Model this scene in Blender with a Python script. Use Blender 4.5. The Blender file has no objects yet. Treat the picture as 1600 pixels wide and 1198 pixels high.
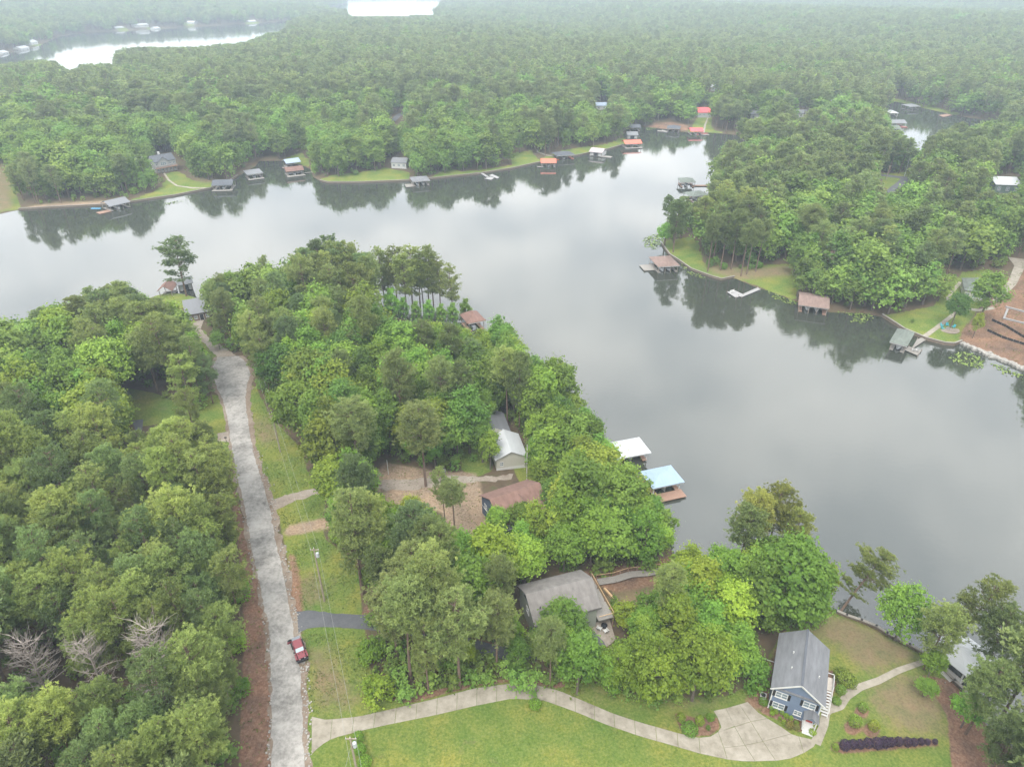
import bpy, math, random
import numpy as np
from mathutils import Vector, Matrix

scene = bpy.context.scene
R = math.radians
random.seed(7)
rng = np.random.default_rng(7)

# ------------------------------------------------------------------ camera, sky, sun, exposure
CAM_H, PITCH, FPX = 100.0, R(31.0), 1067.0          # metres above the lake, downward tilt, focal length in photo pixels
cam_d = bpy.data.cameras.new('camera')
cam_d.sensor_width = 36.0
cam_d.lens = 36.0 * FPX / 1600.0
cam_d.clip_start, cam_d.clip_end = 1.0, 30000.0
cam = bpy.data.objects.new('camera', cam_d)
scene.collection.objects.link(cam)
cam.location = (0, 0, CAM_H)
cam.rotation_euler = (math.pi / 2 - PITCH, 0, 0)
scene.camera = cam

SUN_EL, SUN_AZ = 58.0, 200.0                        # veiled sun high behind the camera
world = bpy.data.worlds.new('World'); scene.world = world; world.use_nodes = True
wt = world.node_tree; wt.nodes.clear()
def wn(t, **k):
    n = wt.nodes.new(t)
    for a, b in k.items(): setattr(n, a, b)
    return n
w_out = wn('ShaderNodeOutputWorld')
sky = wn('ShaderNodeTexSky', sky_type='NISHITA', sun_disc=False)
sky.sun_elevation, sky.sun_rotation = R(SUN_EL), R(SUN_AZ)
sky.air_density, sky.dust_density = 1.2, 3.0
bg_sky = wn('ShaderNodeBackground'); bg_sky.inputs[1].default_value = 0.11
wt.links.new(sky.outputs[0], bg_sky.inputs[0])
# cloud deck: noise on a plane overhead, so the clouds shrink towards the horizon
geo = wn('ShaderNodeTexCoord'); sep = wn('ShaderNodeSeparateXYZ'); wt.links.new(geo.outputs['Generated'], sep.inputs[0])
mz = wn('ShaderNodeMath', operation='MAXIMUM'); wt.links.new(sep.outputs[2], mz.inputs[0]); mz.inputs[1].default_value = 0.0
az = wn('ShaderNodeMath', operation='ADD'); wt.links.new(mz.outputs[0], az.inputs[0]); az.inputs[1].default_value = 0.12
dx = wn('ShaderNodeMath', operation='DIVIDE'); wt.links.new(sep.outputs[0], dx.inputs[0]); wt.links.new(az.outputs[0], dx.inputs[1])
dy = wn('ShaderNodeMath', operation='DIVIDE'); wt.links.new(sep.outputs[1], dy.inputs[0]); wt.links.new(az.outputs[0], dy.inputs[1])
cmb = wn('ShaderNodeCombineXYZ'); wt.links.new(dx.outputs[0], cmb.inputs[0]); wt.links.new(dy.outputs[0], cmb.inputs[1])
nz = wn('ShaderNodeTexNoise'); nz.inputs['Scale'].default_value = 1.9; nz.inputs['Detail'].default_value = 6.0; nz.inputs['Roughness'].default_value = 0.55
wt.links.new(cmb.outputs[0], nz.inputs['Vector'])
ccol = wn('ShaderNodeValToRGB')
e = ccol.color_ramp.elements
e[0].position, e[0].color = 0.30, (0.53, 0.565, 0.61, 1)
e[1].position, e[1].color = 0.66, (1.0, 0.995, 0.98, 1)
wt.links.new(nz.outputs[0], ccol.inputs[0])
cov = wn('ShaderNodeMapRange'); cov.inputs[1].default_value, cov.inputs[2].default_value = 0.30, 0.52
cov.inputs[3].default_value, cov.inputs[4].default_value = 0.74, 0.98
wt.links.new(nz.outputs[0], cov.inputs[0])
bg_cl = wn('ShaderNodeBackground'); bg_cl.inputs[1].default_value = 1.12
wt.links.new(ccol.outputs[0], bg_cl.inputs[0])
mixw = wn('ShaderNodeMixShader')
wt.links.new(cov.outputs[0], mixw.inputs[0]); wt.links.new(bg_sky.outputs[0], mixw.inputs[1]); wt.links.new(bg_cl.outputs[0], mixw.inputs[2])
wt.links.new(mixw.outputs[0], w_out.inputs[0])

sun_d = bpy.data.lights.new('sun', 'SUN'); sun_d.energy = 1.2; sun_d.angle = R(22); sun_d.color = (1.0, 0.96, 0.89)
sun = bpy.data.objects.new('sun', sun_d); scene.collection.objects.link(sun)
sd = Vector((math.sin(R(SUN_AZ)) * math.cos(R(SUN_EL)), math.cos(R(SUN_AZ)) * math.cos(R(SUN_EL)), math.sin(R(SUN_EL))))
sun.rotation_euler = sd.to_track_quat('Z', 'Y').to_euler()
sun.location = (0, 0, 300)

vs = scene.view_settings
vs.view_transform, vs.look, vs.exposure, vs.gamma = 'Standard', 'None', 1.5, 1.0
vs.use_curve_mapping = False
cy = scene.cycles
cy.max_bounces, cy.diffuse_bounces, cy.glossy_bounces, cy.transmission_bounces, cy.transparent_max_bounces = 5, 3, 2, 3, 4
cy.volume_bounces = 0
cy.caustics_reflective = cy.caustics_refractive = False
cy.use_denoising = True
cy.denoising_prefilter = 'ACCURATE'

# ------------------------------------------------------------------ pixels of the photograph <-> places on the ground
CP, SP = math.cos(PITCH), math.sin(PITCH)
def ray(px, py):
    dx_, dy_ = (px - 800.0) / FPX, -(py - 599.0) / FPX
    return dx_, CP + dy_ * SP, -SP + dy_ * CP
def W(px, py, z=0.0):                                 # point at height z seen at that pixel
    rx, ry, rz = ray(px, py)
    t = (z - CAM_H) / rz
    return Vector((rx * t, ry * t, z))
def project(x, y, z):
    f = y * CP - (z - CAM_H) * SP
    u = y * SP + (z - CAM_H) * CP
    return 800 + FPX * x / f, 599 - FPX * u / f

SHORES = [  # lake outlines, as pixels at water level
 [(-700,420),(-300,372),(-60,345),(0,334),(30,328),(80,325),(160,321),(200,317),(240,311),(270,307),(300,301),(330,295),(352,287),(372,276),(385,268),(400,260),(404,252),(440,251),(456,254),(470,258),(484,264),(490,277),(500,283),(512,286),(560,286),(635,283),(672,280),(700,277),(750,272),(800,264),(850,253),(900,244),(950,234),(974,227),(984,220),(972,212),(982,203),(1003,198),(1030,201),(1050,203),(1062,206),(1075,207),(1100,207),(1130,209),(1170,213),(1230,216),(1250,222),(1180,226),(1140,236),(1118,256),(1112,285),(1108,318),(1090,335),(1060,352),(1040,366),(1034,382),(1046,399),(1060,408),(1080,422),(1110,433),(1127,438),(1147,434),(1160,440),(1184,450),(1200,454),(1240,470),(1295,488),(1350,490),(1378,495),(1400,509),(1412,517),(1445,531),(1475,539),(1490,540),(1501,536),(1512,542),(1560,562),(1600,577),(1700,612),(1900,680),(2300,800),(2500,1150),(1900,1320),(1700,1240),(1620,1200),(1570,1160),(1540,1130),(1520,1102),(1505,1080),(1490,1066),(1470,1046),(1448,1026),(1420,1010),(1385,992),(1368,981),(1345,972),(1322,964),(1308,958),(1270,932),(1200,905),(1130,886),(1090,881),(1056,874),(1044,850),(1040,815),(1030,785),(1005,770),(975,745),(950,725),(930,700),(912,680),(895,640),(868,602),(838,572),(800,552),(765,534),(735,521),(700,510),(650,503),(600,492),(560,482),(500,474),(440,470),(380,472),(335,471),(312,467),(290,460),(268,457),(246,461),(233,466),(218,482),(180,505),(100,533),(0,572),(-200,640),(-700,800)],
 [(-60,92),(20,82),(60,73),(95,57),(135,51),(200,48),(300,42),(400,37),(450,33),(480,36),(470,48),(402,68),(385,74),(300,84),(215,88),(190,98),(178,112),(130,116),(112,120),(60,116),(-60,120)],
 [(500,20),(541,6),(545,-6),(700,-6),(690,10),(684,26),(640,32),(545,34)],
 [(1385,156),(1420,163),(1455,172),(1500,182),(1560,190),(1560,222),(1500,236),(1470,250),(1430,256),(1402,240),(1381,214),(1388,190)],
]
SH = [np.array([W(*p)[:2] for p in s]) for s in SHORES]

def pip(poly, x, y):
    inside = np.zeros(x.shape, bool)
    n = len(poly)
    for i in range(n):
        x0, y0 = poly[i]; x1, y1 = poly[(i + 1) % n]
        c = (y0 > y) != (y1 > y)
        xi = (x1 - x0) * (y - y0) / (y1 - y0 + 1e-12) + x0
        inside ^= c & (x < xi)
    return inside
SEG_A = np.concatenate(SH); SEG_B = np.concatenate([np.roll(s, -1, axis=0) for s in SH])
SEG_D = SEG_B - SEG_A; SEG_L = (SEG_D ** 2).sum(1) + 1e-9
def shore_dist(x, y):                                  # + on land, - on water
    x = np.atleast_1d(np.asarray(x, float)); y = np.atleast_1d(np.asarray(y, float))
    out = np.empty(x.shape)
    for i in range(0, len(x), 6000):
        X, Y = x[i:i + 6000, None], y[i:i + 6000, None]
        px, py = X - SEG_A[:, 0], Y - SEG_A[:, 1]
        t = np.clip((px * SEG_D[:, 0] + py * SEG_D[:, 1]) / SEG_L, 0, 1)
        best = np.sqrt(((px - t * SEG_D[:, 0]) ** 2 + (py - t * SEG_D[:, 1]) ** 2).min(1))
        c = (SEG_A[:, 1] > Y) != (SEG_B[:, 1] > Y)
        xi = SEG_D[:, 0] * py / (SEG_D[:, 1] + 1e-12) + SEG_A[:, 0]
        wet = (c & (X < xi)).sum(1) % 2 == 1
        out[i:i + 6000] = np.where(wet, -best, best)
    return out
def height_from(d, x, y):
    land = np.clip(d * 0.45, -2.5, 0.55)
    rise = 5.0 * (1 - np.exp(-np.maximum(d - 2, 0) / 42.0))
    r = np.hypot(x, y)
    far = np.clip((np.maximum(d, 0)) / 500.0, 0, 1) * np.clip((r - 500) / 900.0, 0, 1)
    hills = 1.5 * far * (6 + 7 * np.sin(x * 0.0021 + 1.0) * np.cos(y * 0.0017 + 0.4) + 5 * np.sin(x * 0.0047 + y * 0.0031))
    soft = np.clip(d / 30.0, 0, 1) * 0.25 * (np.sin(x * 0.11) + np.cos(y * 0.13 + x * 0.05))
    return land + np.where(d > 0, rise + hills + soft, 0)
def ground_np(x, y):
    x = np.atleast_1d(np.asarray(x, float)); y = np.atleast_1d(np.asarray(y, float))
    return height_from(shore_dist(x, y), x, y)
def gz(x, y): return float(ground_np(x, y)[0])
def Gs(pts):                                           # many pixels -> points on the terrain
    p = np.array(pts, float)
    rx, ry, rz = ray(p[:, 0], p[:, 1])
    z = np.zeros(len(p))
    for _ in range(14):
        t = (z - CAM_H) / rz
        z = 0.5 * z + 0.5 * ground_np(rx * t, ry * t)
    t = (z - CAM_H) / rz
    return [Vector((rx[i] * t[i], ry[i] * t[i], float(z[i]))) for i in range(len(p))]
def G(px, py): return Gs([(px, py)])[0]

# ------------------------------------------------------------------ materials
MATS = {}
def new_mat(name):
    m = bpy.data.materials.new(name); m.use_nodes = True
    nt = m.node_tree
    b = nt.nodes['Principled BSDF']
    return m, nt, b
def paint(key, col, rough=0.7, var=0.12, scale=3.0, metal=0.0, spec=0.3, stripes=None, bump=0.0, stretch=(1, 1, 1)):
    """plain coating with uneven tone; stripes = (axis, per metre, depth)"""
    if key in MATS: return MATS[key]
    m, nt, b = new_mat(key)
    tc = nt.nodes.new('ShaderNodeTexCoord')
    mp = nt.nodes.new('ShaderNodeMapping'); mp.inputs['Scale'].default_value = stretch
    nt.links.new(tc.outputs['Object'], mp.inputs[0])
    n = nt.nodes.new('ShaderNodeTexNoise'); n.inputs['Scale'].default_value = scale; n.inputs['Detail'].default_value = 6; n.inputs['Roughness'].default_value = 0.65
    nt.links.new(mp.outputs[0], n.inputs['Vector'])
    r = nt.nodes.new('ShaderNodeValToRGB')
    r.color_ramp.elements[0].position, r.color_ramp.elements[1].position = 0.3, 0.7
    r.color_ramp.elements[0].color = (*[c * (1 - var) for c in col], 1)
    r.color_ramp.elements[1].color = (*[min(1, c * (1 + var)) for c in col], 1)
    nt.links.new(n.outputs[0], r.inputs[0]); nt.links.new(r.outputs[0], b.inputs['Base Color'])
    b.inputs['Roughness'].default_value = rough; b.inputs['Metallic'].default_value = metal
    b.inputs['Specular IOR Level'].default_value = spec
    if stripes:
        w = nt.nodes.new('ShaderNodeTexWave'); w.bands_direction = stripes[0]; w.wave_profile = 'SAW'
        w.inputs['Scale'].default_value = stripes[1] * 0.314; nt.links.new(tc.outputs['Object'], w.inputs['Vector'])
        bp = nt.nodes.new('ShaderNodeBump'); bp.inputs['Strength'].default_value = 0.6; bp.inputs['Distance'].default_value = stripes[2]
        nt.links.new(w.outputs[1], bp.inputs['Height']); nt.links.new(bp.outputs[0], b.inputs['Normal'])
    elif bump:
        bp = nt.nodes.new('ShaderNodeBump'); bp.inputs['Strength'].default_value = 0.5; bp.inputs['Distance'].default_value = bump
        nt.links.new(n.outputs[0], bp.inputs['Height']); nt.links.new(bp.outputs[0], b.inputs['Normal'])
    MATS[key] = m
    return m
def leaf_mat(key, dark, light, trans=0.25, hue=0.03, val=0.3, tips=None):
    if key in MATS: return MATS[key]
    m, nt, b = new_mat(key)
    oi = nt.nodes.new('ShaderNodeObjectInfo')
    at = nt.nodes.new('ShaderNodeAttribute'); at.attribute_name = 'lv'
    mx = nt.nodes.new('ShaderNodeMix'); mx.data_type = 'RGBA'
    mx.inputs[6].default_value = (*dark, 1); mx.inputs[7].default_value = (*light, 1)
    nt.links.new(at.outputs['Fac'], mx.inputs[0])
    hs = nt.nodes.new('ShaderNodeHueSaturation')
    m1 = nt.nodes.new('ShaderNodeMapRange'); m1.inputs[3].default_value, m1.inputs[4].default_value = 0.5 - hue * 0.8, 0.5 + hue * 0.3
    nt.links.new(oi.outputs['Random'], m1.inputs[0]); nt.links.new(m1.outputs[0], hs.inputs['Hue'])
    wh = nt.nodes.new('ShaderNodeTexWhiteNoise'); wh.noise_dimensions = '1D'; nt.links.new(oi.outputs['Random'], wh.inputs['W'])
    m2 = nt.nodes.new('ShaderNodeMapRange'); m2.inputs[3].default_value, m2.inputs[4].default_value = 1 - val, 1 + val
    nt.links.new(wh.outputs['Value'], m2.inputs[0]); nt.links.new(m2.outputs[0], hs.inputs['Value'])
    nt.links.new(mx.outputs[2], hs.inputs['Color'])
    mu = nt.nodes.new('ShaderNodeMix'); mu.data_type = 'RGBA'; mu.blend_type = 'MULTIPLY'; mu.inputs[0].default_value = 1
    nt.links.new(hs.outputs[0], mu.inputs[6]); nt.links.new(oi.outputs['Color'], mu.inputs[7])
    nt.links.new(mu.outputs[2], b.inputs['Base Color'])
    b.inputs['Roughness'].default_value = 0.6; b.inputs['Specular IOR Level'].default_value = 0.25
    tr = nt.nodes.new('ShaderNodeBsdfTranslucent'); nt.links.new(mu.outputs[2], tr.inputs[0])
    ms = nt.nodes.new('ShaderNodeMixShader'); ms.inputs[0].default_value = trans
    nt.links.new(b.outputs[0], ms.inputs[1]); nt.links.new(tr.outputs[0], ms.inputs[2])
    nt.links.new(ms.outputs[0], nt.nodes['Material Output'].inputs[0])
    MATS[key] = m
    return m

# ------------------------------------------------------------------ mesh helpers
COL = scene.collection
class MB:
    def __init__(s): s.v, s.f = [], []
    def add(s, vs_, fs):
        o = len(s.v); s.v += [tuple(p) for p in vs_]; s.f += [tuple(i + o for i in q) for q in fs]; return s
    def box(s, x0, x1, y0, y1, z0, z1):
        return s.add([(x0,y0,z0),(x1,y0,z0),(x1,y1,z0),(x0,y1,z0),(x0,y0,z1),(x1,y0,z1),(x1,y1,z1),(x0,y1,z1)],
                     [(3,2,1,0),(4,5,6,7),(0,1,5,4),(1,2,6,5),(2,3,7,6),(3,0,4,7)])
    def bar(s, p, q, w, h):                            # rectangular bar from p to q
        p, q = Vector(p), Vector(q); d = (q - p).normalized()
        u = d.cross(Vector((0, 0, 1)));  u = u.normalized() if u.length > 1e-4 else Vector((1, 0, 0))
        n = u.cross(d)
        c = [u * (w / 2) * a + n * (h / 2) * b for a, b in ((-1,-1),(1,-1),(1,1),(-1,1))]
        return s.add([p + k for k in c] + [q + k for k in c], [(3,2,1,0),(4,5,6,7),(0,1,5,4),(1,2,6,5),(2,3,7,6),(3,0,4,7)])
    def tube(s, pts, radii, n=6, cap=True):
        pts = [Vector(p) for p in pts]; o = len(s.v)
        for i, p in enumerate(pts):
            d = (pts[min(i + 1, len(pts) - 1)] - pts[max(i - 1, 0)]).normalized()
            u = d.cross(Vector((0.3, 1, 0.1))); u = u.normalized() if u.length > 1e-3 else Vector((1, 0, 0))
            w = d.cross(u)
            r = radii[i] if hasattr(radii, '__len__') else radii
            s.v += [tuple(p + (u * math.cos(2 * math.pi * k / n) + w * math.sin(2 * math.pi * k / n)) * r) for k in range(n)]
        for i in range(len(pts) - 1):
            for k in range(n):
                a = o + i * n + k; b = o + i * n + (k + 1) % n
                s.f.append((a, b, b + n, a + n))
        if cap:
            s.f.append(tuple(o + k for k in reversed(range(n)))); s.f.append(tuple(o + (len(pts) - 1) * n + k for k in range(n)))
        return s
    def prism(s, poly, z0, z1):
        n = len(poly)
        return s.add([(p[0], p[1], z0) for p in poly] + [(p[0], p[1], z1) for p in poly],
                     [tuple(reversed(range(n))), tuple(range(n, 2 * n))] + [(i, (i + 1) % n, n + (i + 1) % n, n + i) for i in range(n)])
    def build(s, name, mat, parent=None, smooth=False):
        me = bpy.data.meshes.new(name); me.from_pydata(s.v, [], s.f); me.update()
        if smooth: me.polygons.foreach_set('use_smooth', np.ones(len(me.polygons), bool))
        me.materials.append(mat)
        return obj(name, me, parent)
def obj(name, me, parent=None):
    o = bpy.data.objects.new(name, me); COL.objects.link(o)
    if parent: o.parent = parent
    return o
def tag(o, label, cat, group=None):
    o['label'] = label; o['category'] = cat
    if group: o['group'] = group
    return o
def thing(name, label, cat, loc, rz=0.0, group=None):
    o = bpy.data.objects.new(name, None); COL.objects.link(o)
    o.empty_display_size = 0.5
    o.location = loc; o.rotation_euler = (0, 0, rz)
    return tag(o, label, cat, group)
def struct(o): o['kind'] = 'structure'; return o
def np_mesh(name, verts, quads, mat, lv=None):
    me = bpy.data.meshes.new(name)
    nv, nq = len(verts), len(quads)
    me.vertices.add(nv); me.vertices.foreach_set('co', np.asarray(verts, np.float32).ravel())
    me.loops.add(nq * 4); me.loops.foreach_set('vertex_index', np.asarray(quads, np.int32).ravel())
    me.polygons.add(nq); me.polygons.foreach_set('loop_start', np.arange(0, nq * 4, 4, dtype=np.int32))
    me.polygons.foreach_set('loop_total', np.full(nq, 4, np.int32))
    if lv is not None:
        at = me.attributes.new('lv', 'FLOAT', 'FACE'); at.data.foreach_set('value', np.asarray(lv, np.float32))
    me.update(calc_edges=True); me.validate()
    me.materials.append(mat)
    return me

# ------------------------------------------------------------------ ground sheet
YARD = [(386,600),(400,605),(425,655),(470,700),(490,765),(510,770),(505,800),(505,840),(560,880),(565,950),(570,985),(580,1060),(600,1090),(760,1060),(880,1060),(900,1062),(1000,1085),(1070,1090),(1130,1088),(1180,1070),(1205,1020),(1225,985),(1308,958),(1385,992),(1448,1026),(1490,1066),(1520,1102),(1545,1160),(1580,1260),(1600,1500),(470,1500),(480,1198),(480,1100),(470,1000),(455,900),(440,830),(425,780),(400,720),(388,650)]
GRASS = [  # pixel polygons on the ground: bright turf
 YARD,
 [(195,605),(245,615),(300,640),(330,615),(345,620),(360,690),(356,735),(335,700),(300,655),(210,668),(200,640)],
 [(200,314),(240,300),(255,290),(262,270),(280,268),(300,282),(330,285),(352,285),(330,294),(300,300),(240,310),(205,316)],
 [(-20,240),(22,245),(28,290),(30,325),(-20,337)],
 [(442,251),(470,238),(480,248),(482,262),(468,256),(445,253)],
 [(500,280),(520,274),(560,270),(600,262),(640,270),(637,282),(560,286),(510,285)],
 [(672,279),(700,262),(720,268),(750,266),(800,258),(795,240),(830,235),(840,250),(880,235),(910,230),(950,225),(975,215),(980,224),(950,233),(900,243),(850,253),(800,263),(700,277)],
 [(1075,206),(1085,195),(1090,178),(1110,178),(1114,205),(1130,206),(1130,209),(1100,207)],
 [(1030,384),(1040,376),(1080,370),(1095,385),(1098,410),(1130,420),(1180,415),(1240,412),(1245,470),(1200,454),(1148,435),(1127,438),(1080,422),(1045,398)],
 [(1378,495),(1410,488),(1460,478),(1478,450),(1492,437),(1505,425),(1545,420),(1560,430),(1530,480),(1505,515),(1500,537),(1475,539),(1440,531),(1400,509)],
 [(1375,272),(1425,268),(1422,285),(1400,302),(1380,292)],
 [(235,464),(248,460),(268,456),(290,459),(312,467),(330,471),(330,478),(270,482),(250,480)],
 [(296,520),(318,515),(345,552),(330,562),(308,540)],
 [(718,700),(752,690),(770,735),(745,745),(722,735)],
 [(800,725),(860,722),(875,745),(850,765),(815,760)],
 [(1385,150),(1420,158),(1460,168),(1500,177),(1500,182),(1455,172),(1420,163),(1385,157)],
]
DRY = [  # browned, thin turf
 [(-20,246),(10,250),(18,290),(20,325),(-20,337)],
 [(1225,985),(1308,958),(1385,992),(1448,1026),(1440,1034),(1380,1050),(1345,1060),(1330,1030),(1290,1000)],
 [(1345,1072),(1400,1056),(1440,1048),(1480,1080),(1478,1150),(1440,1150),(1390,1140),(1370,1110)],
 [(20,328),(60,318),(165,312),(170,320),(80,325),(30,328)],
 [(945,930),(1035,905),(1060,960),(1010,985),(965,970)],
 [(1100,405),(1150,420),(1240,415),(1240,430),(1160,438),(1110,428)],
 [(300,262),(330,275),(345,283),(320,287),(300,280)],
 [(1010,1085),(1130,1088),(1180,1070),(1160,1092),(1100,1108),(1040,1102)],
 [(880,1062),(900,1062),(960,1085),(1010,1098),(980,1104),(900,1080)],
 [(480,1000),(520,1010),(540,1080),(575,1085),(595,1098),(520,1110),(490,1100)],
 [(460,900),(490,890),(520,945),(470,950)],
 [(390,640),(420,655),(440,690),(410,700)],
 [(955,745),(985,740),(1050,790),(1045,830),(1000,800)],
]
CLAY = [  # bare orange-brown soil
 [(1500,520),(1510,510),(1545,470),(1570,440),(1600,415),(1700,415),(1740,625),(1600,577),(1560,561),(1512,541),(1500,537)],
 [(450,860),(462,870),(475,945),(468,990),(480,1000),(470,1010),(455,960)],
 [(1010,200),(1025,192),(1050,191),(1075,196),(1078,204),(1062,205),(1030,200)],
 [(720,820),(760,800),(775,830),(760,850),(730,850)],
 [(1165,1095),(1205,1030),(1225,985),(1245,992),(1200,1105),(1180,1110)],
 [(900,895),(1045,870),(1060,876),(1052,898),(1030,915),(960,925),(915,905)],
 [(700,990),(780,1005),(790,1020),(740,1005),(700,998)],
]
SAND = [
 [(585,742),(600,722),(680,735),(745,738),(752,765),(765,830),(735,855),(700,830),(690,800),(640,790),(600,790),(590,770)],
 [(440,826),(470,817),(505,810),(600,790),(640,800),(600,815),(510,826),(450,838)],
 [(20,328),(60,320),(165,314),(170,320),(80,325),(30,328)],
]
STRAW = [  # pine-straw and mulch
 [(372,1500),(374,1198),(377,1100),(382,1000),(377,900),(370,820),(360,770),(368,765),(385,830),(402,900),(412,960),(424,1050),(424,1198),(424,1500)],
 [(1440,1052),(1490,1066),(1520,1102),(1545,1160),(1580,1260),(1500,1260),(1485,1180),(1480,1120)],
 [(1300,1160),(1380,1152),(1460,1154),(1470,1164),(1400,1170),(1320,1177),(1296,1172)],
 [(1054,1112),(1070,1118),(1108,1122),(1122,1120),(1126,1136),(1112,1148),(1085,1150),(1064,1142)],
 [(1185,1112),(1198,1100),(1272,1132),(1266,1142),(1245,1142),(1225,1128)],
 [(1280,1050),(1300,1045),(1308,1068),(1296,1102),(1284,1100)],
 [(600,1090),(760,1062),(880,1058),(900,1066),(870,1075),(800,1064),(740,1072),(640,1098)],
 [(570,946),(580,942),(570,984),(560,980)],
]
for cx_, cy_, rr in ((1346,1112,12),(1333,1136,15),(1362,1140,14)):
    STRAW.append([(cx_ + rr * math.cos(a), cy_ + rr * .8 * math.sin(a)) for a in np.linspace(0, 6.28, 12, endpoint=False)])

for hx_, hy_ in ((188,46),(222,43),(247,47),(298,38),(55,70),(40,79),(395,36),(10,86)): GRASS.append([(hx_ - 14, hy_ - 2), (hx_ + 14, hy_ - 2), (hx_ + 14, hy_ + 2.5), (hx_ - 14, hy_ + 2.5)])
azf = np.linspace(-R(52), R(52), 310); azb = np.linspace(R(52), R(308), 70)[1:-1]
AZ = np.concatenate([azf, azb])
RR = np.concatenate([np.exp(np.linspace(np.log(22), np.log(1000), 640)), np.exp(np.linspace(np.log(1000), np.log(14000), 110))[1:]])
nr, na = len(RR), len(AZ)
gx = (RR[:, None] * np.sin(AZ)[None, :]).ravel(); gy = (RR[:, None] * np.cos(AZ)[None, :]).ravel()
gd = shore_dist(gx, gy); ghz = height_from(gd, gx, gy)
gx = np.append(gx, 0); gy = np.append(gy, 0); ghz = np.append(ghz, ghz[:na].mean()); gd = np.append(gd, 50)
ii = np.arange(nr - 1)[:, None] * na; kk = np.arange(na)[None, :]; kn = (kk + 1) % na
quads = np.stack([ii + kk, ii + na + kk, ii + na + kn, ii + kn], -1).reshape(-1, 4)[:, ::-1]
def weights(polys, jit=0.8):
    w = np.zeros(len(gx)); near = (np.hypot(gx, gy) < 1900)
    idx = np.nonzero(near)[0]; X, Y = gx[idx], gy[idx]; acc = np.zeros(len(idx))
    for P in polys:
        wp = np.array([p[:2] for p in Gs(P)])
        sel = (X > wp[:, 0].min() - 3) & (X < wp[:, 0].max() + 3) & (Y > wp[:, 1].min() - 3) & (Y < wp[:, 1].max() + 3)
        a = np.zeros(sel.sum())
        ring = [(0, 0)] + [(jit * q * math.cos(an + q), jit * q * math.sin(an + q)) for q in (.5, 1.0) for an in np.linspace(0, 6.28, 6, endpoint=False)]
        for ox, oy in ring:
            a += pip(wp, X[sel] + ox, Y[sel] + oy) / len(ring)
        acc[sel] = np.maximum(acc[sel], a)
    w[idx] = acc
    return w
gm, nt, b = new_mat('ground_cover')
def gnode(t, **k):
    n = nt.nodes.new(t)
    for a_, b_ in k.items(): setattr(n, a_, b_)
    return n
tc = gnode('ShaderNodeNewGeometry')
def gnoise(scale, detail=6, rough=0.6):
    n = gnode('ShaderNodeTexNoise'); n.inputs['Scale'].default_value = scale; n.inputs['Detail'].default_value = detail; n.inputs['Roughness'].default_value = rough
    nt.links.new(tc.outputs['Position'], n.inputs['Vector']); return n
def gramp(src, stops):
    r = gnode('ShaderNodeValToRGB'); el = r.color_ramp.elements
    while len(el) < len(stops): el.new(0.5)
    for e_, (p, c) in zip(el, stops): e_.position = p; e_.color = (*c, 1)
    nt.links.new(src, r.inputs[0]); return r
n1, n2, n3, n1b = gnoise(0.35), gnoise(2.6, 8, .7), gnoise(0.06, 4), gnoise(0.5, 8, .7)
floor_c = gramp(n1.outputs[0], [(0.3, (0.070, 0.056, 0.034)), (0.5, (0.110, 0.080, 0.052)), (0.7, (0.075, 0.088, 0.036))])
grass_c = gramp(n2.outputs[0], [(0.28, (0.060, 0.100, 0.020)), (0.5, (0.128, 0.168, 0.034)), (0.74, (0.215, 0.228, 0.066))])
dry_c = gramp(n2.outputs[0], [(0.3, (0.12, 0.098, 0.052)), (0.52, (0.185, 0.145, 0.085)), (0.75, (0.20, 0.18, 0.085))])
clay_c = gramp(n2.outputs[0], [(0.28, (0.10, 0.060, 0.040)), (0.48, (0.175, 0.108, 0.072)), (0.72, (0.28, 0.205, 0.15))])
straw_c = gramp(n2.outputs[0], [(0.3, (0.10, 0.058, 0.040)), (0.5, (0.19, 0.108, 0.073)), (0.66, (0.26, 0.17, 0.12)), (0.78, (0.15, 0.14, 0.06))])
cur = floor_c.outputs[0]
def layer(attr, colsock, noise, lo=0.32, hi=0.62, amp=0.55):
    global cur
    at = gnode('ShaderNodeAttribute'); at.attribute_name = attr
    s = gnode('ShaderNodeMath', operation='MULTIPLY_ADD'); nt.links.new(noise.outputs[0], s.inputs[0]); s.inputs[1].default_value = amp
    s2 = gnode('ShaderNodeMath', operation='ADD'); nt.links.new(at.outputs['Fac'], s2.inputs[0]); s.inputs[2].default_value = -amp / 2
    nt.links.new(s.outputs[0], s2.inputs[1])
    mr = gnode('ShaderNodeMapRange', interpolation_type='SMOOTHSTEP'); mr.inputs[1].default_value, mr.inputs[2].default_value = lo, hi
    nt.links.new(s2.outputs[0], mr.inputs[0])
    mx = gnode('ShaderNodeMix', data_type='RGBA'); nt.links.new(mr.outputs[0], mx.inputs[0]); nt.links.new(cur, mx.inputs[6]); nt.links.new(colsock, mx.inputs[7])
    cur = mx.outputs[2]
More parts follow.
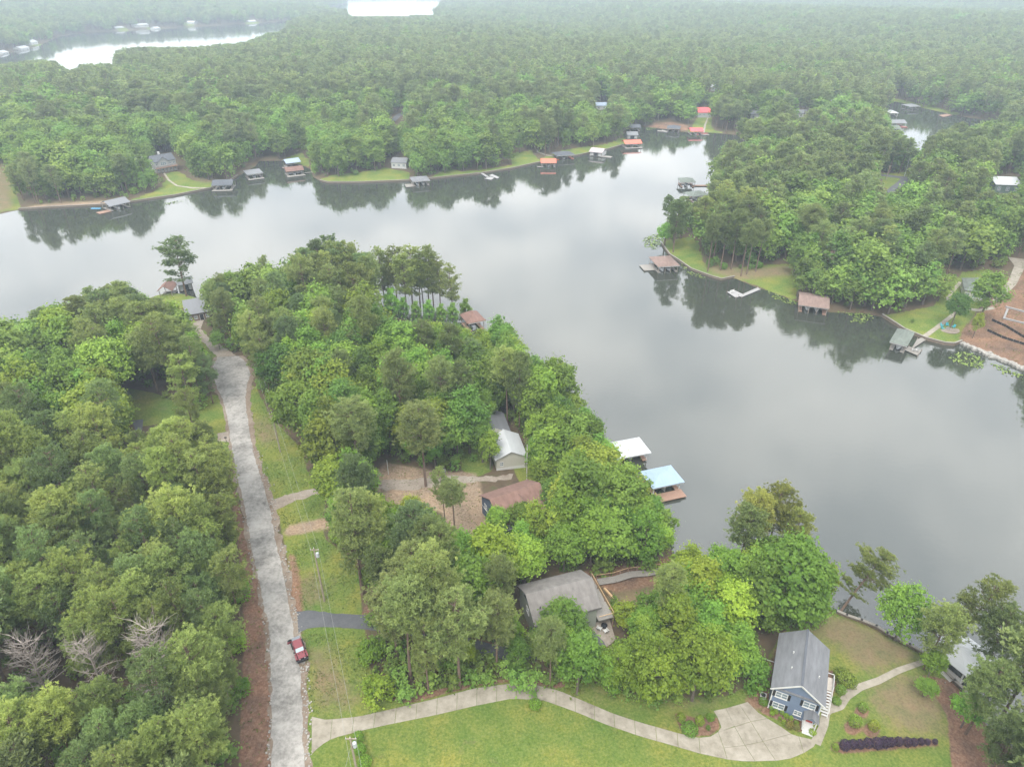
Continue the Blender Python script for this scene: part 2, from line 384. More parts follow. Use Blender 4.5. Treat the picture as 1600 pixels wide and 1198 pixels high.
# mown turf carries broad yellow and green patches
gp = gnode('ShaderNodeMix', data_type='RGBA', blend_type='MULTIPLY'); gp.inputs[0].default_value = 1
gpr = gramp(gnoise(0.13, 5).outputs[0], [(0.3, (0.66, 0.86, 0.8)), (0.5, (1.0, 1.0, 1.0)), (0.68, (1.45, 1.15, 1.15))])
nt.links.new(grass_c.outputs[0], gp.inputs[6]); nt.links.new(gpr.outputs[0], gp.inputs[7])
def patchy(sock, scale, lo, hi):
    r = gramp(gnoise(scale, 6, .65).outputs[0], [(0.32, lo), (0.68, hi)])
    m = gnode('ShaderNodeMix', data_type='RGBA', blend_type='MULTIPLY'); m.inputs[0].default_value = 1
    nt.links.new(sock, m.inputs[6]); nt.links.new(r.outputs[0], m.inputs[7]); return m.outputs[2]
layer('grass', gp.outputs[2], n1)
layer('dry', patchy(dry_c.outputs[0], .3, (.8, .95, .8), (1.15, 1.05, 1.1)), n1b, lo=0.1, hi=1.0, amp=1.1)
layer('clay', patchy(clay_c.outputs[0], .16, (.62, .66, .72), (1.3, 1.2, 1.1)), n1b, lo=.2, hi=.8, amp=1.0)
sand_c = gramp(n2.outputs[0], [(0.28, (0.17, 0.115, 0.075)), (0.5, (0.285, 0.21, 0.145)), (0.72, (0.38, 0.31, 0.235))])
layer('sand', patchy(sand_c.outputs[0], .2, (.7, .74, .78), (1.2, 1.15, 1.1)), n1b, lo=.2, hi=.8, amp=1.0)
layer('straw', patchy(straw_c.outputs[0], .4, (.72, .8, .85), (1.2, 1.15, 1.1)), n1b, lo=.25, hi=.75, amp=.8)
# worn soil showing through the turf in spots
spot = gramp(gnoise(0.22, 7, .72).outputs[0], [(0.60, (0, 0, 0)), (0.72, (1, 1, 1))])
sc = gnode('ShaderNodeMath', operation='MULTIPLY'); nt.links.new(spot.outputs[0], sc.inputs[0]); sc.inputs[1].default_value = 0.5
mx = gnode('ShaderNodeMix', data_type='RGBA'); nt.links.new(sc.outputs[0], mx.inputs[0]); nt.links.new(cur, mx.inputs[6]); nt.links.new(dry_c.outputs[0], mx.inputs[7])
nt.links.new(mx.outputs[2], b.inputs['Base Color']); b.inputs['Roughness'].default_value = 0.95; b.inputs['Specular IOR Level'].default_value = 0.1
bp = gnode('ShaderNodeBump'); bp.inputs['Strength'].default_value = 0.7; bp.inputs['Distance'].default_value = 0.15
nt.links.new(gnoise(4.0, 8, .75).outputs[0], bp.inputs['Height']); nt.links.new(bp.outputs[0], b.inputs['Normal'])
gme = np_mesh('ground', np.stack([gx, gy, ghz], 1), quads, gm)
for nm, polys, jt in (('grass', GRASS, 0.8), ('dry', DRY, 3.2), ('clay', CLAY, 1.0), ('sand', SAND, 1.2), ('straw', STRAW, 0.4)):
    at = gme.attributes.new(nm, 'FLOAT', 'POINT'); at.data.foreach_set('value', weights(polys, jt).astype(np.float32))
gme.polygons.foreach_set('use_smooth', np.ones(len(gme.polygons), bool))
struct(obj('ground', gme))

# ------------------------------------------------------------------ water sheet
wm, nt, b = new_mat('lake_water')
g_ = nt.nodes.new('ShaderNodeNewGeometry')
nn = nt.nodes.new('ShaderNodeTexNoise'); nn.inputs['Scale'].default_value = 0.02; nn.inputs['Detail'].default_value = 3
nt.links.new(g_.outputs['Position'], nn.inputs['Vector'])
cr = nt.nodes.new('ShaderNodeValToRGB'); cr.color_ramp.elements[0].color = (0.034, 0.039, 0.030, 1); cr.color_ramp.elements[1].color = (0.044, 0.048, 0.038, 1)
nt.links.new(nn.outputs[0], cr.inputs[0]); nt.links.new(cr.outputs[0], b.inputs['Base Color'])
b.inputs['IOR'].default_value = 2.0; b.inputs['Specular IOR Level'].default_value = 0.5
rr_ = nt.nodes.new('ShaderNodeMapRange'); rr_.inputs[1].default_value, rr_.inputs[2].default_value, rr_.inputs[3].default_value, rr_.inputs[4].default_value = 0.4, 0.6, 0.015, 0.07
n4 = nt.nodes.new('ShaderNodeTexNoise'); n4.inputs['Scale'].default_value = 0.012; n4.inputs['Detail'].default_value = 2
nt.links.new(g_.outputs['Position'], n4.inputs['Vector']); nt.links.new(n4.outputs[0], rr_.inputs[0]); nt.links.new(rr_.outputs[0], b.inputs['Roughness'])
mp = nt.nodes.new('ShaderNodeMapping'); mp.inputs['Scale'].default_value = (0.5, 1.0, 1.0); nt.links.new(g_.outputs['Position'], mp.inputs[0])
n5 = nt.nodes.new('ShaderNodeTexNoise'); n5.inputs['Scale'].default_value = 0.9; n5.inputs['Detail'].default_value = 5; nt.links.new(mp.outputs[0], n5.inputs['Vector'])
bp = nt.nodes.new('ShaderNodeBump'); bp.inputs['Strength'].default_value = 0.10; bp.inputs['Distance'].default_value = 0.12
nt.links.new(n5.outputs[0], bp.inputs['Height']); nt.links.new(bp.outputs[0], b.inputs['Normal'])
water = MB().add([(-2600, -200, 0), (2600, -200, 0), (2600, 4200, 0), (-2600, 4200, 0)], [(0, 1, 2, 3)]).build('lake_water', wm)
struct(water)

# ------------------------------------------------------------------ roads, drives and paths
def resample(pl, n):
    p = np.array(pl, float); s = np.r_[0, np.cumsum(np.hypot(*np.diff(p, axis=0).T))]
    t = np.linspace(0, s[-1], n)
    return np.stack([np.interp(t, s, p[:, 0]), np.interp(t, s, p[:, 1])], 1)
def strip(name, left, right, mat, n=60, m=6, lift=0.03, wob=0.0):
    L = np.array([p[:2] for p in Gs(left)]); Rr = np.array([p[:2] for p in Gs(right)])
    L, Rr = resample(L, n), resample(Rr, n)
    if wob:
        L = L + rng.normal(0, wob, L.shape); Rr = Rr + rng.normal(0, wob, Rr.shape)
    t = np.linspace(0, 1, m)[None, :, None]
    P = (L[:, None, :] * (1 - t) + Rr[:, None, :] * t).reshape(-1, 2)
    z = ground_np(P[:, 0], P[:, 1]) + lift
    q = np.array([(i * m + k, i * m + k + 1, (i + 1) * m + k + 1, (i + 1) * m + k) for i in range(n - 1) for k in range(m - 1)])
    me = np_mesh(name, np.c_[P, z], q, mat)
    if me.polygons[0].normal.z < 0: me.flip_normals()
    return struct(obj(name, me))
def worn(key, stops, scale, coarse=0.18, rough=0.95, bump=0.03):
    m, nt, b = new_mat(key)
    g = nt.nodes.new('ShaderNodeNewGeometry')
    def nz_(s, d=8, r=.7):
        n = nt.nodes.new('ShaderNodeTexNoise'); n.inputs['Scale'].default_value = s; n.inputs['Detail'].default_value = d; n.inputs['Roughness'].default_value = r
        nt.links.new(g.outputs['Position'], n.inputs['Vector']); return n
    a, c = nz_(scale), nz_(coarse, 6)
    mi = nt.nodes.new('ShaderNodeMix'); mi.data_type = 'FLOAT'; mi.inputs[0].default_value = 0.6
    nt.links.new(a.outputs[0], mi.inputs[2]); nt.links.new(c.outputs[0], mi.inputs[3])
    r = nt.nodes.new('ShaderNodeValToRGB'); el = r.color_ramp.elements
    while len(el) < len(stops): el.new(.5)
    for e_, (p, col) in zip(el, stops): e_.position = p; e_.color = (*col, 1)
    nt.links.new(mi.outputs[0], r.inputs[0]); nt.links.new(r.outputs[0], b.inputs['Base Color'])
    b.inputs['Roughness'].default_value = rough; b.inputs['Specular IOR Level'].default_value = 0.2
    bp = nt.nodes.new('ShaderNodeBump'); bp.inputs['Strength'].default_value = .6; bp.inputs['Distance'].default_value = bump
    nt.links.new(a.outputs[0], bp.inputs['Height']); nt.links.new(bp.outputs[0], b.inputs['Normal'])
    MATS[key] = m
    return m
m_road = worn('worn_chip_seal', [(0.36, (0.12, 0.112, 0.10)), (0.45, (0.22, 0.21, 0.195)), (0.54, (0.325, 0.31, 0.288)), (0.66, (0.41, 0.395, 0.372))], 1.4)
m_gravel = worn('pale_gravel', [(0.34, (0.17, 0.135, 0.105)), (0.5, (0.27, 0.23, 0.19)), (0.66, (0.36, 0.33, 0.285))], 2.2)
m_asph = worn('dark_asphalt', [(0.35, (0.075, 0.078, 0.085)), (0.5, (0.10, 0.103, 0.11)), (0.68, (0.135, 0.137, 0.145))], 2.0)
m_conc = worn('weathered_concrete', [(0.34, (0.155, 0.135, 0.105)), (0.45, (0.25, 0.225, 0.18)), (0.57, (0.32, 0.29, 0.24)), (0.7, (0.38, 0.35, 0.295))], 0.9, 0.35)
m_verge = worn('sandy_verge', [(0.35, (0.12, 0.085, 0.058)), (0.5, (0.20, 0.155, 0.118)), (0.66, (0.29, 0.25, 0.205))], 1.6)

RL = [(340,558),(333,572),(335,590),(338,604),(349,625),(355,650),(362,700),(372,750),(384,800),(397,880),(404,900),(411,940),(419,973),(424,1048),(425,1120),(424,1198),(422,1320),(420,1500)]
RRt = [(372,556),(387,568),(391,585),(386,604),(383,625),(386,650),(395,705),(412,760),(420,790),(430,840),(443,900),(450,940),(458,973),(469,1048),(473,1120),(475,1198),(480,1320),(484,1500)]
strip('road_verge', [(x - 5, y) for x, y in RL], [(x + 8 + (3 if y > 760 else 0), y) for x, y in RRt], m_verge, 120, 8, 0.02, 0.28)
strip('road', RL, RRt, m_road, 160, 10, 0.045, 0.10)
strip('lane', [(340,558),(322,540),(304,522),(296,508),(296,500)], [(370,556),(346,540),(326,528),(314,514),(318,500)], m_gravel, 40, 5, 0.035, 0.15)
strip('gravel_drive', [(424,782),(455,770),(497,762),(560,752),(640,748),(700,742),(770,744),(800,740)], [(430,797),(462,782),(500,771),(560,764),(640,766),(700,756),(770,752),(800,748)], m_gravel, 60, 5, 0.035, 0.2)
strip('asphalt_drive', [(464,955),(485,953),(520,958),(567,960),(620,972),(690,985),(740,998),(785,1010),(840,1005),(900,985),(935,975)], [(466,989),(482,981),(505,979),(567,982),(620,990),(685,1000),(735,1014),(785,1030),(850,1030),(910,1010),(947,1010)], m_asph, 70, 6, 0.04, 0.05)
strip('lake_path', [(1266,1158),(1280,1132),(1283,1104),(1312,1092),(1318,1078),(1340,1068),(1370,1058),(1400,1043),(1440,1030)], [(1282,1165),(1294,1135),(1297,1115),(1318,1108),(1328,1092),(1348,1078),(1376,1068),(1406,1052),(1446,1037)], m_conc, 60, 4, 0.05)
strip('dock_path', [(1438,527),(1460,511),(1491,487)], [(1446,530),(1468,513),(1497,489)], m_conc, 20, 3, 0.06)
strip('garden_path', [(1498,440),(1478,463),(1479,469)], [(1504,442),(1484,464),(1484,472)], m_conc, 20, 3, 0.06)
strip('patio_path', [(1513,481),(1530,483),(1552,479)], [(1513,485),(1530,487),(1554,483)], m_conc, 20, 3, 0.06)
strip('house_drive', [(1550,470),(1575,440),(1585,415),(1575,402),(1600,405)], [(1560,473),(1588,445),(1600,420),(1640,412),(1660,420)], m_conc, 30, 4, 0.06)
strip('hillside_path', [(255,271),(262,282),(275,291),(300,295),(328,296)], [(258,271),(266,282),(278,290),(300,293),(328,294)], m_conc, 40, 3, 0.06)
strip('shore_path', [(834,228),(838,238),(852,243),(870,246)], [(836,228),(841,237),(854,242),(870,244)], m_conc, 20, 3, 0.06)
strip('jetty_path', [(1098,208),(1100,196),(1105,184)], [(1101,208),(1103,196),(1107,184)], m_conc, 16, 3, 0.06)
strip('village_road', [(1380,302),(1398,288),(1408,279),(1375,275)], [(1396,302),(1414,290),(1422,277),(1375,272)], m_asph, 24, 4, 0.05)
strip('wood_road', [(608,190),(618,180),(630,175)], [(616,191),(626,182),(636,177)], m_asph, 12, 3, 0.05)
strip('parking_apron', [(206,657),(224,655)], [(212,672),(222,675)], m_asph, 6, 4, 0.05)
strip('mail_pad', [(340,677),(357,674)], [(340,692),(358,690)], m_gravel, 6, 4, 0.05)

# concrete drive: every cast slab is a piece of its own, joints left open
drive = bpy.data.objects.new('concrete_drive', None); COL.objects.link(drive); struct(drive)
def slab(px_poly, gap=0.028, world_pts=None):
    P = world_pts if world_pts is not None else [p.xy for p in Gs(px_poly)]
    P = [Vector(p[:2]) for p in P]; c = sum(P, Vector((0, 0))) / len(P)
    P = [p + (c - p).normalized() * gap * 1.4 for p in P]
    area = sum(P[i].x * P[(i + 1) % len(P)].y - P[(i + 1) % len(P)].x * P[i].y for i in range(len(P)))
    if area < 0: P.reverse()
    z = [gz(p.x, p.y) for p in P]; n = len(P)
    mb = MB(); lift = 0.055 + random.uniform(-.008, .008)
    mb.add([(p.x, p.y, h - .12) for p, h in zip(P, z)] + [(p.x, p.y, h + lift) for p, h in zip(P, z)],
           [tuple(range(n, 2 * n))] + [(i, (i + 1) % n, n + (i + 1) % n, n + i) for i in range(n)])
    return mb.build('slab', m_conc, drive)
TOP = [(487,1119),(510,1124),(560,1119),(600,1110),(680,1091),(740,1075),(800,1067),(840,1070),(875,1079),(910,1094),(960,1115),(1000,1128),(1060,1145),(1092,1152)]
BOT = [(487,1178),(500,1165),(520,1153),(570,1140),(610,1131),(680,1117),(740,1103),(800,1091),(850,1094),(900,1112),(945,1131),(1000,1150),(1060,1167),(1094,1177)]
A_ = resample(np.array([p[:2] for p in Gs(TOP)]), 58); B_ = resample(np.array([p[:2] for p in Gs(BOT)]), 58)
for i in range(0, 57, 3):
    slab(None, world_pts=[A_[i], A_[i+1], A_[i+2], A_[i+3], B_[i+3], B_[i+2], B_[i+1], B_[i]])
for poly in ([(1092,1152),(1110,1150),(1122,1143),(1131,1168),(1136,1186),(1094,1177)],
             [(1122,1143),(1127,1136),(1121,1120),(1115,1110),(1134,1106),(1148,1134),(1125,1143)],
             [(1122,1143),(1148,1135),(1164,1164),(1131,1168)], [(1131,1168),(1164,1164),(1180,1189),(1160,1189),(1136,1186)],
             [(1134,1106),(1155,1100),(1173,1127),(1148,1135)], [(1155,1100),(1168,1096),(1185,1113),(1199,1122),(1173,1127)],
             [(1148,1135),(1173,1127),(1192,1158),(1164,1164)], [(1173,1127),(1199,1122),(1222,1136),(1236,1146),(1192,1158)],
             [(1164,1164),(1192,1158),(1212,1188),(1180,1189)], [(1192,1158),(1236,1146),(1248,1150),(1256,1176),(1235,1185),(1212,1188)],
             [(1248,1150),(1266,1154),(1276,1158),(1272,1166),(1256,1176)]):
    slab(poly)

# ------------------------------------------------------------------ trees: prototypes
m_bark = paint('bark_grey_brown', (0.13, 0.105, 0.085), 0.9, 0.3, 2.0, bump=0.05)
m_pbark = paint('pine_bark', (0.15, 0.105, 0.08), 0.9, 0.3, 2.0, bump=0.05)
m_dead = paint('weathered_dead_wood', (0.30, 0.26, 0.23), 0.9, 0.25, 2.0)
m_leaf = leaf_mat('broad_leaves', (0.090, 0.185, 0.034), (0.240, 0.365, 0.070), 0.42, 0.030, 0.36)
m_need = leaf_mat('pine_needles', (0.115, 0.170, 0.062), (0.300, 0.365, 0.130), 0.42, 0.018, 0.28)
m_shrub = leaf_mat('shrub_leaves', (0.068, 0.13, 0.026), (0.19, 0.285, 0.055), 0.2, 0.02, 0.15)
m_purple = leaf_mat('purple_leaves', (0.026, 0.016, 0.034), (0.075, 0.045, 0.085), 0.1, 0.01, 0.1)

def unit(a): return a / (np.linalg.norm(a, axis=1, keepdims=True) + 1e-9)
def rhombs(c, n, s, r, asp=0.62):
    """leaf faces: centre, normal, half length"""
    t = unit(np.cross(n, unit(r.normal(size=n.shape)))); b2 = np.cross(n, t)
    s = s[:, None]
    v = np.stack([c + t * s, c + b2 * s * asp + n * s * .12, c - t * s, c - b2 * s * asp + n * s * .12], 1).reshape(-1, 3)
    return v, np.arange(len(c) * 4).reshape(-1, 4)
def blades(root, d, ln, wd, r):
    side = unit(np.cross(d, unit(r.normal(size=d.shape))))
    l = ln[:, None]; w = wd[:, None]
    v = np.stack([root, root + d * l * .6 + side * w, root + d * l, root + d * l * .6 - side * w], 1).reshape(-1, 3)
    return v, np.arange(len(root) * 4).reshape(-1, 4)

def broadleaf(seed, H=16.0, RX=4.6, lobes=30, N=8500, size=0.27, low=0.22, top=1.0, fat=0.42, limbs=9):
    r = np.random.default_rng(seed)
    zc = H * (low + top) / 2; hz = H * (top - low) / 2
    k = np.arange(lobes); ph = k * 2.399 + r.uniform(0, 6); ct = 1 - 2 * (k + .5) / lobes * 0.93
    dirs = np.stack([np.sqrt(1 - ct**2) * np.cos(ph), np.sqrt(1 - ct**2) * np.sin(ph), ct], 1)
    lr = RX * fat * r.uniform(.5, 1.15, lobes)
    sq = r.uniform(.55, 1.06, lobes)[:, None] * r.uniform(.85, 1.12, (lobes, 3))
    widen = 1.0 - 0.25 * np.clip(dirs[:, 2], -1, 1)[:, None] * np.array([1, 1, 0])
    lc = dirs * np.array([RX * .74, RX * .74, hz * .86]) * sq * widen + np.array([0, 0, zc])
    li = r.choice(lobes, N, p=lr**2 / (lr**2).sum())
    out = unit(lc - np.array([0, 0, zc - hz * .3]))
    # leaves sit in small sprays on each limb's outer shell
    ns = max(lobes * 2, N // 26)
    sl = r.choice(lobes, ns, p=lr**2 / (lr**2).sum())
    sdir = unit(r.normal(size=(ns, 3)) + out[sl] * .75 + np.array([0, 0, .35]))
    sp = lc[sl] + sdir * (lr[sl] * r.uniform(.62, 1.08, ns))[:, None] * np.array([1, 1, .78])
    q = r.integers(0, ns, N)
    rad = size * 1.8 if N > 2000 else size * 1.5
    off = unit(r.normal(size=(N, 3)) + sdir[q] * .9 + np.array([0, 0, .4])) * (r.uniform(.35, 1.0, N) ** .6)[:, None]
    c = sp[q] + off * rad * r.uniform(.7, 1.3, ns)[q][:, None] * np.array([1, 1, .75])
    n = unit(off * .9 + sdir[q] * .3 + np.array([0, 0, .35]) + r.normal(size=(N, 3)) * .4)
    c += (r.uniform(0, 1, N) < .3)[:, None] * r.normal(size=(N, 3)) * size * 2.2
    v, f = rhombs(c, n, size * r.uniform(.65, 1.35, N), r)
    lobe_v = r.uniform(0, 1, lobes); spray_v = r.uniform(0, 1, ns)
    lv = np.clip(.35 * lobe_v[sl[q]] + .35 * spray_v[q] + .3 * r.uniform(0, 1, N), 0, 1)
    crown = np_mesh('crown', v, f, m_leaf, lv)
    tb = MB()
    bend = r.uniform(-.4, .4, 2)
    hs = np.linspace(0, H * .8, 6)
    tr = H * .0155
    tb.tube([(bend[0] * (h / H)**2 * 2, bend[1] * (h / H)**2 * 2, h - .4 * (h == 0)) for h in hs], [tr * (1.25 - h / H) for h in hs], 7)
    for j in r.choice(lobes, min(limbs, lobes), replace=False):
        e_ = Vector(lc[j]); h0 = H * r.uniform(.25, .6); h0 = min(h0, e_.z * .9)
        p0 = Vector((bend[0] * (h0 / H)**2 * 2, bend[1] * (h0 / H)**2 * 2, h0)); mid = p0.lerp(e_, .5) + Vector((0, 0, -.3))
        tb.tube([p0, mid, e_], [tr * .5, tr * .33, tr * .12], 4, False)
    tm = bpy.data.meshes.new('trunk'); tm.from_pydata(tb.v, [], tb.f); tm.materials.append(m_bark)
    return tm, crown, H

def pine(seed, H=22.0, RX=3.4, bare=0.5, whorls=13, tufts=24, bl=16, ln=0.46, wd=0.050, sparse=0.0, mat=None):
    r = np.random.default_rng(seed)
    tb = MB(); bend = r.uniform(-.5, .5, 2)
    ax = lambda h: Vector((bend[0] * (h / H)**2 * 2.2, bend[1] * (h / H)**2 * 2.2, h))
    hs = np.linspace(0, H * .97, 8); tr = H * .0098
    tb.tube([ax(h) - Vector((0, 0, .4 if h == 0 else 0)) for h in hs], [tr * (1.18 - h / H) for h in hs], 7)
    cs, ds, tv = [], [], []
    for wi in range(whorls):
        u = (wi + r.uniform(.1, .9)) / whorls
        h = H * (bare + (1 - bare) * u * .98)
        prof = math.sin(math.pi * (0.16 + .80 * u))**.75            # rounded crown, widest below the middle
        for j in range(r.integers(4, 7)):
            if r.random() < sparse: continue
            a = r.uniform(0, 6.283); L = RX * prof * r.uniform(.65, 1.15) + .35
            p0 = ax(h); d = Vector((math.cos(a), math.sin(a), r.uniform(.05, .5) + u * .45)).normalized()
            p1 = p0 + d * L * .55; p2 = p0 + d * L + Vector((0, 0, L * .16))
            tb.tube([p0, p1, p2], [tr * .34, tr * .22, tr * .07], 3, False)
            nt_ = max(3, int(tufts * L / RX)); bv = r.uniform(0, 1)
            for t in range(nt_):
                f = r.uniform(.3, 1.0)**.7
                p = p0.lerp(p1, min(1, f / .55)) if f < .55 else p1.lerp(p2, (f - .55) / .45)
                off = r.normal(size=3) * np.array([.46, .46, .22]) * (0.5 + L / RX * .7)
                cs.append(np.array(p) + off); ds.append(np.array(d) * .55 + np.array([0, 0, .75])); tv.append(.5 * bv + .5 * r.uniform())
    cs, ds, tv = np.array(cs), unit(np.array(ds)), np.array(tv)
    q = np.repeat(np.arange(len(cs)), bl); n = len(q)
    d = unit(ds[q] * 1.1 + r.normal(size=(n, 3)) * .8)
    v, f = blades(cs[q] + r.normal(size=(n, 3)) * .06, d, ln * r.uniform(.75, 1.25, n), wd * r.uniform(.8, 1.3, n), r)
    lv = np.clip(.75 * tv[q] + .25 * r.uniform(0, 1, n), 0, 1)
    crown = np_mesh('crown', v, f, mat or m_need, lv)
    tm = bpy.data.meshes.new('trunk'); tm.from_pydata(tb.v, [], tb.f); tm.materials.append(m_pbark)
    return tm, crown, H

def dead_tree(seed, H=15.0):
    r = np.random.default_rng(seed); tb = MB(); cb = MB()
    tb.tube([(0, 0, -.4), (.1, 0, H * .4), (.25, .1, H * .75), (.2, .2, H)], [H * .013, H * .010, H * .006, .02], 7)
    for i in range(62):
        h = H * r.uniform(.34, .97); a = r.uniform(0, 6.283); L = (H - h) * .22 + 1.3 * r.uniform(.6, 1.5)
        p0 = Vector((.2 * h / H, .1 * h / H, h)); d = Vector((math.cos(a), math.sin(a), r.uniform(.1, .9))).normalized()
        p1 = p0 + d * L + Vector((0, 0, .2)); cb.tube([p0, p0.lerp(p1, .5) + Vector(r.normal(size=3) * .12), p1], [.055, .038, .016], 3, False)
        for t in range(7):
            q0 = p0.lerp(p1, r.uniform(.35, 1)); e_ = Vector(r.normal(size=3)) * .5 + d * .5 + Vector((0, 0, .35))
            cb.tube([q0, q0 + e_ * r.uniform(.5, 1.1)], [.024, .010], 3, False)
    tm = bpy.data.meshes.new('trunk'); tm.from_pydata(tb.v, [], tb.f); tm.materials.append(m_dead)
    cm = bpy.data.meshes.new('crown'); cm.from_pydata(cb.v, [], cb.f); cm.materials.append(m_dead)
    return tm, cm, H

NEAR = {'broadleaf': [broadleaf(11), broadleaf(12, RX=5.2, lobes=36, N=10000), broadleaf(13, H=17, RX=4.0, lobes=26, N=8000, low=.14),
                      broadleaf(14, H=15, RX=3.4, lobes=22, N=6500, low=.10), broadleaf(15, RX=5.0, lobes=34, N=9500, low=.28, fat=.36),
                      broadleaf(16, H=18, RX=3.0, lobes=22, N=6500, low=.08), broadleaf(17, RX=4.6, lobes=24, N=7000, fat=.34, low=.30)],
        'pine': [pine(21), pine(22, RX=3.0, bare=.55), pine(23, RX=3.8, bare=.45, whorls=15), pine(24, RX=3.3, bare=.42, whorls=16, tufts=20),
                 pine(25, RX=2.7, bare=.6, whorls=11, sparse=.15), pine(26, RX=3.6, bare=.36, whorls=17), pine(27, RX=4.6, bare=.30, whorls=10, tufts=34), pine(28, RX=3.3, bare=.40, whorls=10, tufts=20, sparse=.12), pine(29, RX=3.1, bare=.27, whorls=14, tufts=18, sparse=.1)],
        'dead': [dead_tree(31), dead_tree(32, 13)]}
BUSH = [broadleaf(41, H=6, RX=2.6, lobes=16, N=2600, size=.2, low=.02), broadleaf(42, H=6, RX=2.2, lobes=14, N=2400, size=.2, low=.02)]
MID = {'broadleaf': [broadleaf(51, N=2600, size=.45, limbs=3), broadleaf(52, RX=5.2, lobes=26, N=2800, size=.45, limbs=3), broadleaf(53, H=17, RX=3.6, lobes=20, N=2300, size=.43, low=.1, limbs=3), broadleaf(54, RX=4.2, lobes=18, N=2200, size=.44, limbs=3), broadleaf(55, H=19, RX=2.9, lobes=18, N=1900, size=.42, low=.08, limbs=2)],
       'pine': [pine(61, whorls=10, tufts=13, bl=9, ln=.72, wd=.13), pine(62, RX=3.0, bare=.55, whorls=9, tufts=13, bl=9, ln=.72, wd=.13), pine(63, RX=3.8, bare=.42, whorls=11, tufts=13, bl=9, ln=.72, wd=.13)]}
FAR = {'broadleaf': [broadleaf(71, lobes=16, N=680, size=.74, limbs=0), broadleaf(72, RX=5.2, lobes=18, N=740, size=.74, limbs=0), broadleaf(73, H=17, RX=3.7, lobes=14, N=620, size=.7, low=.1, limbs=0), broadleaf(74, H=19, RX=3.0, lobes=14, N=520, size=.68, low=.08, limbs=0)],
       'pine': [pine(81, RX=3.4, whorls=7, tufts=6, bl=5, ln=1.0, wd=.28), pine(82, RX=3.0, bare=.45, whorls=8, tufts=6, bl=5, ln=1.0, wd=.28)]}

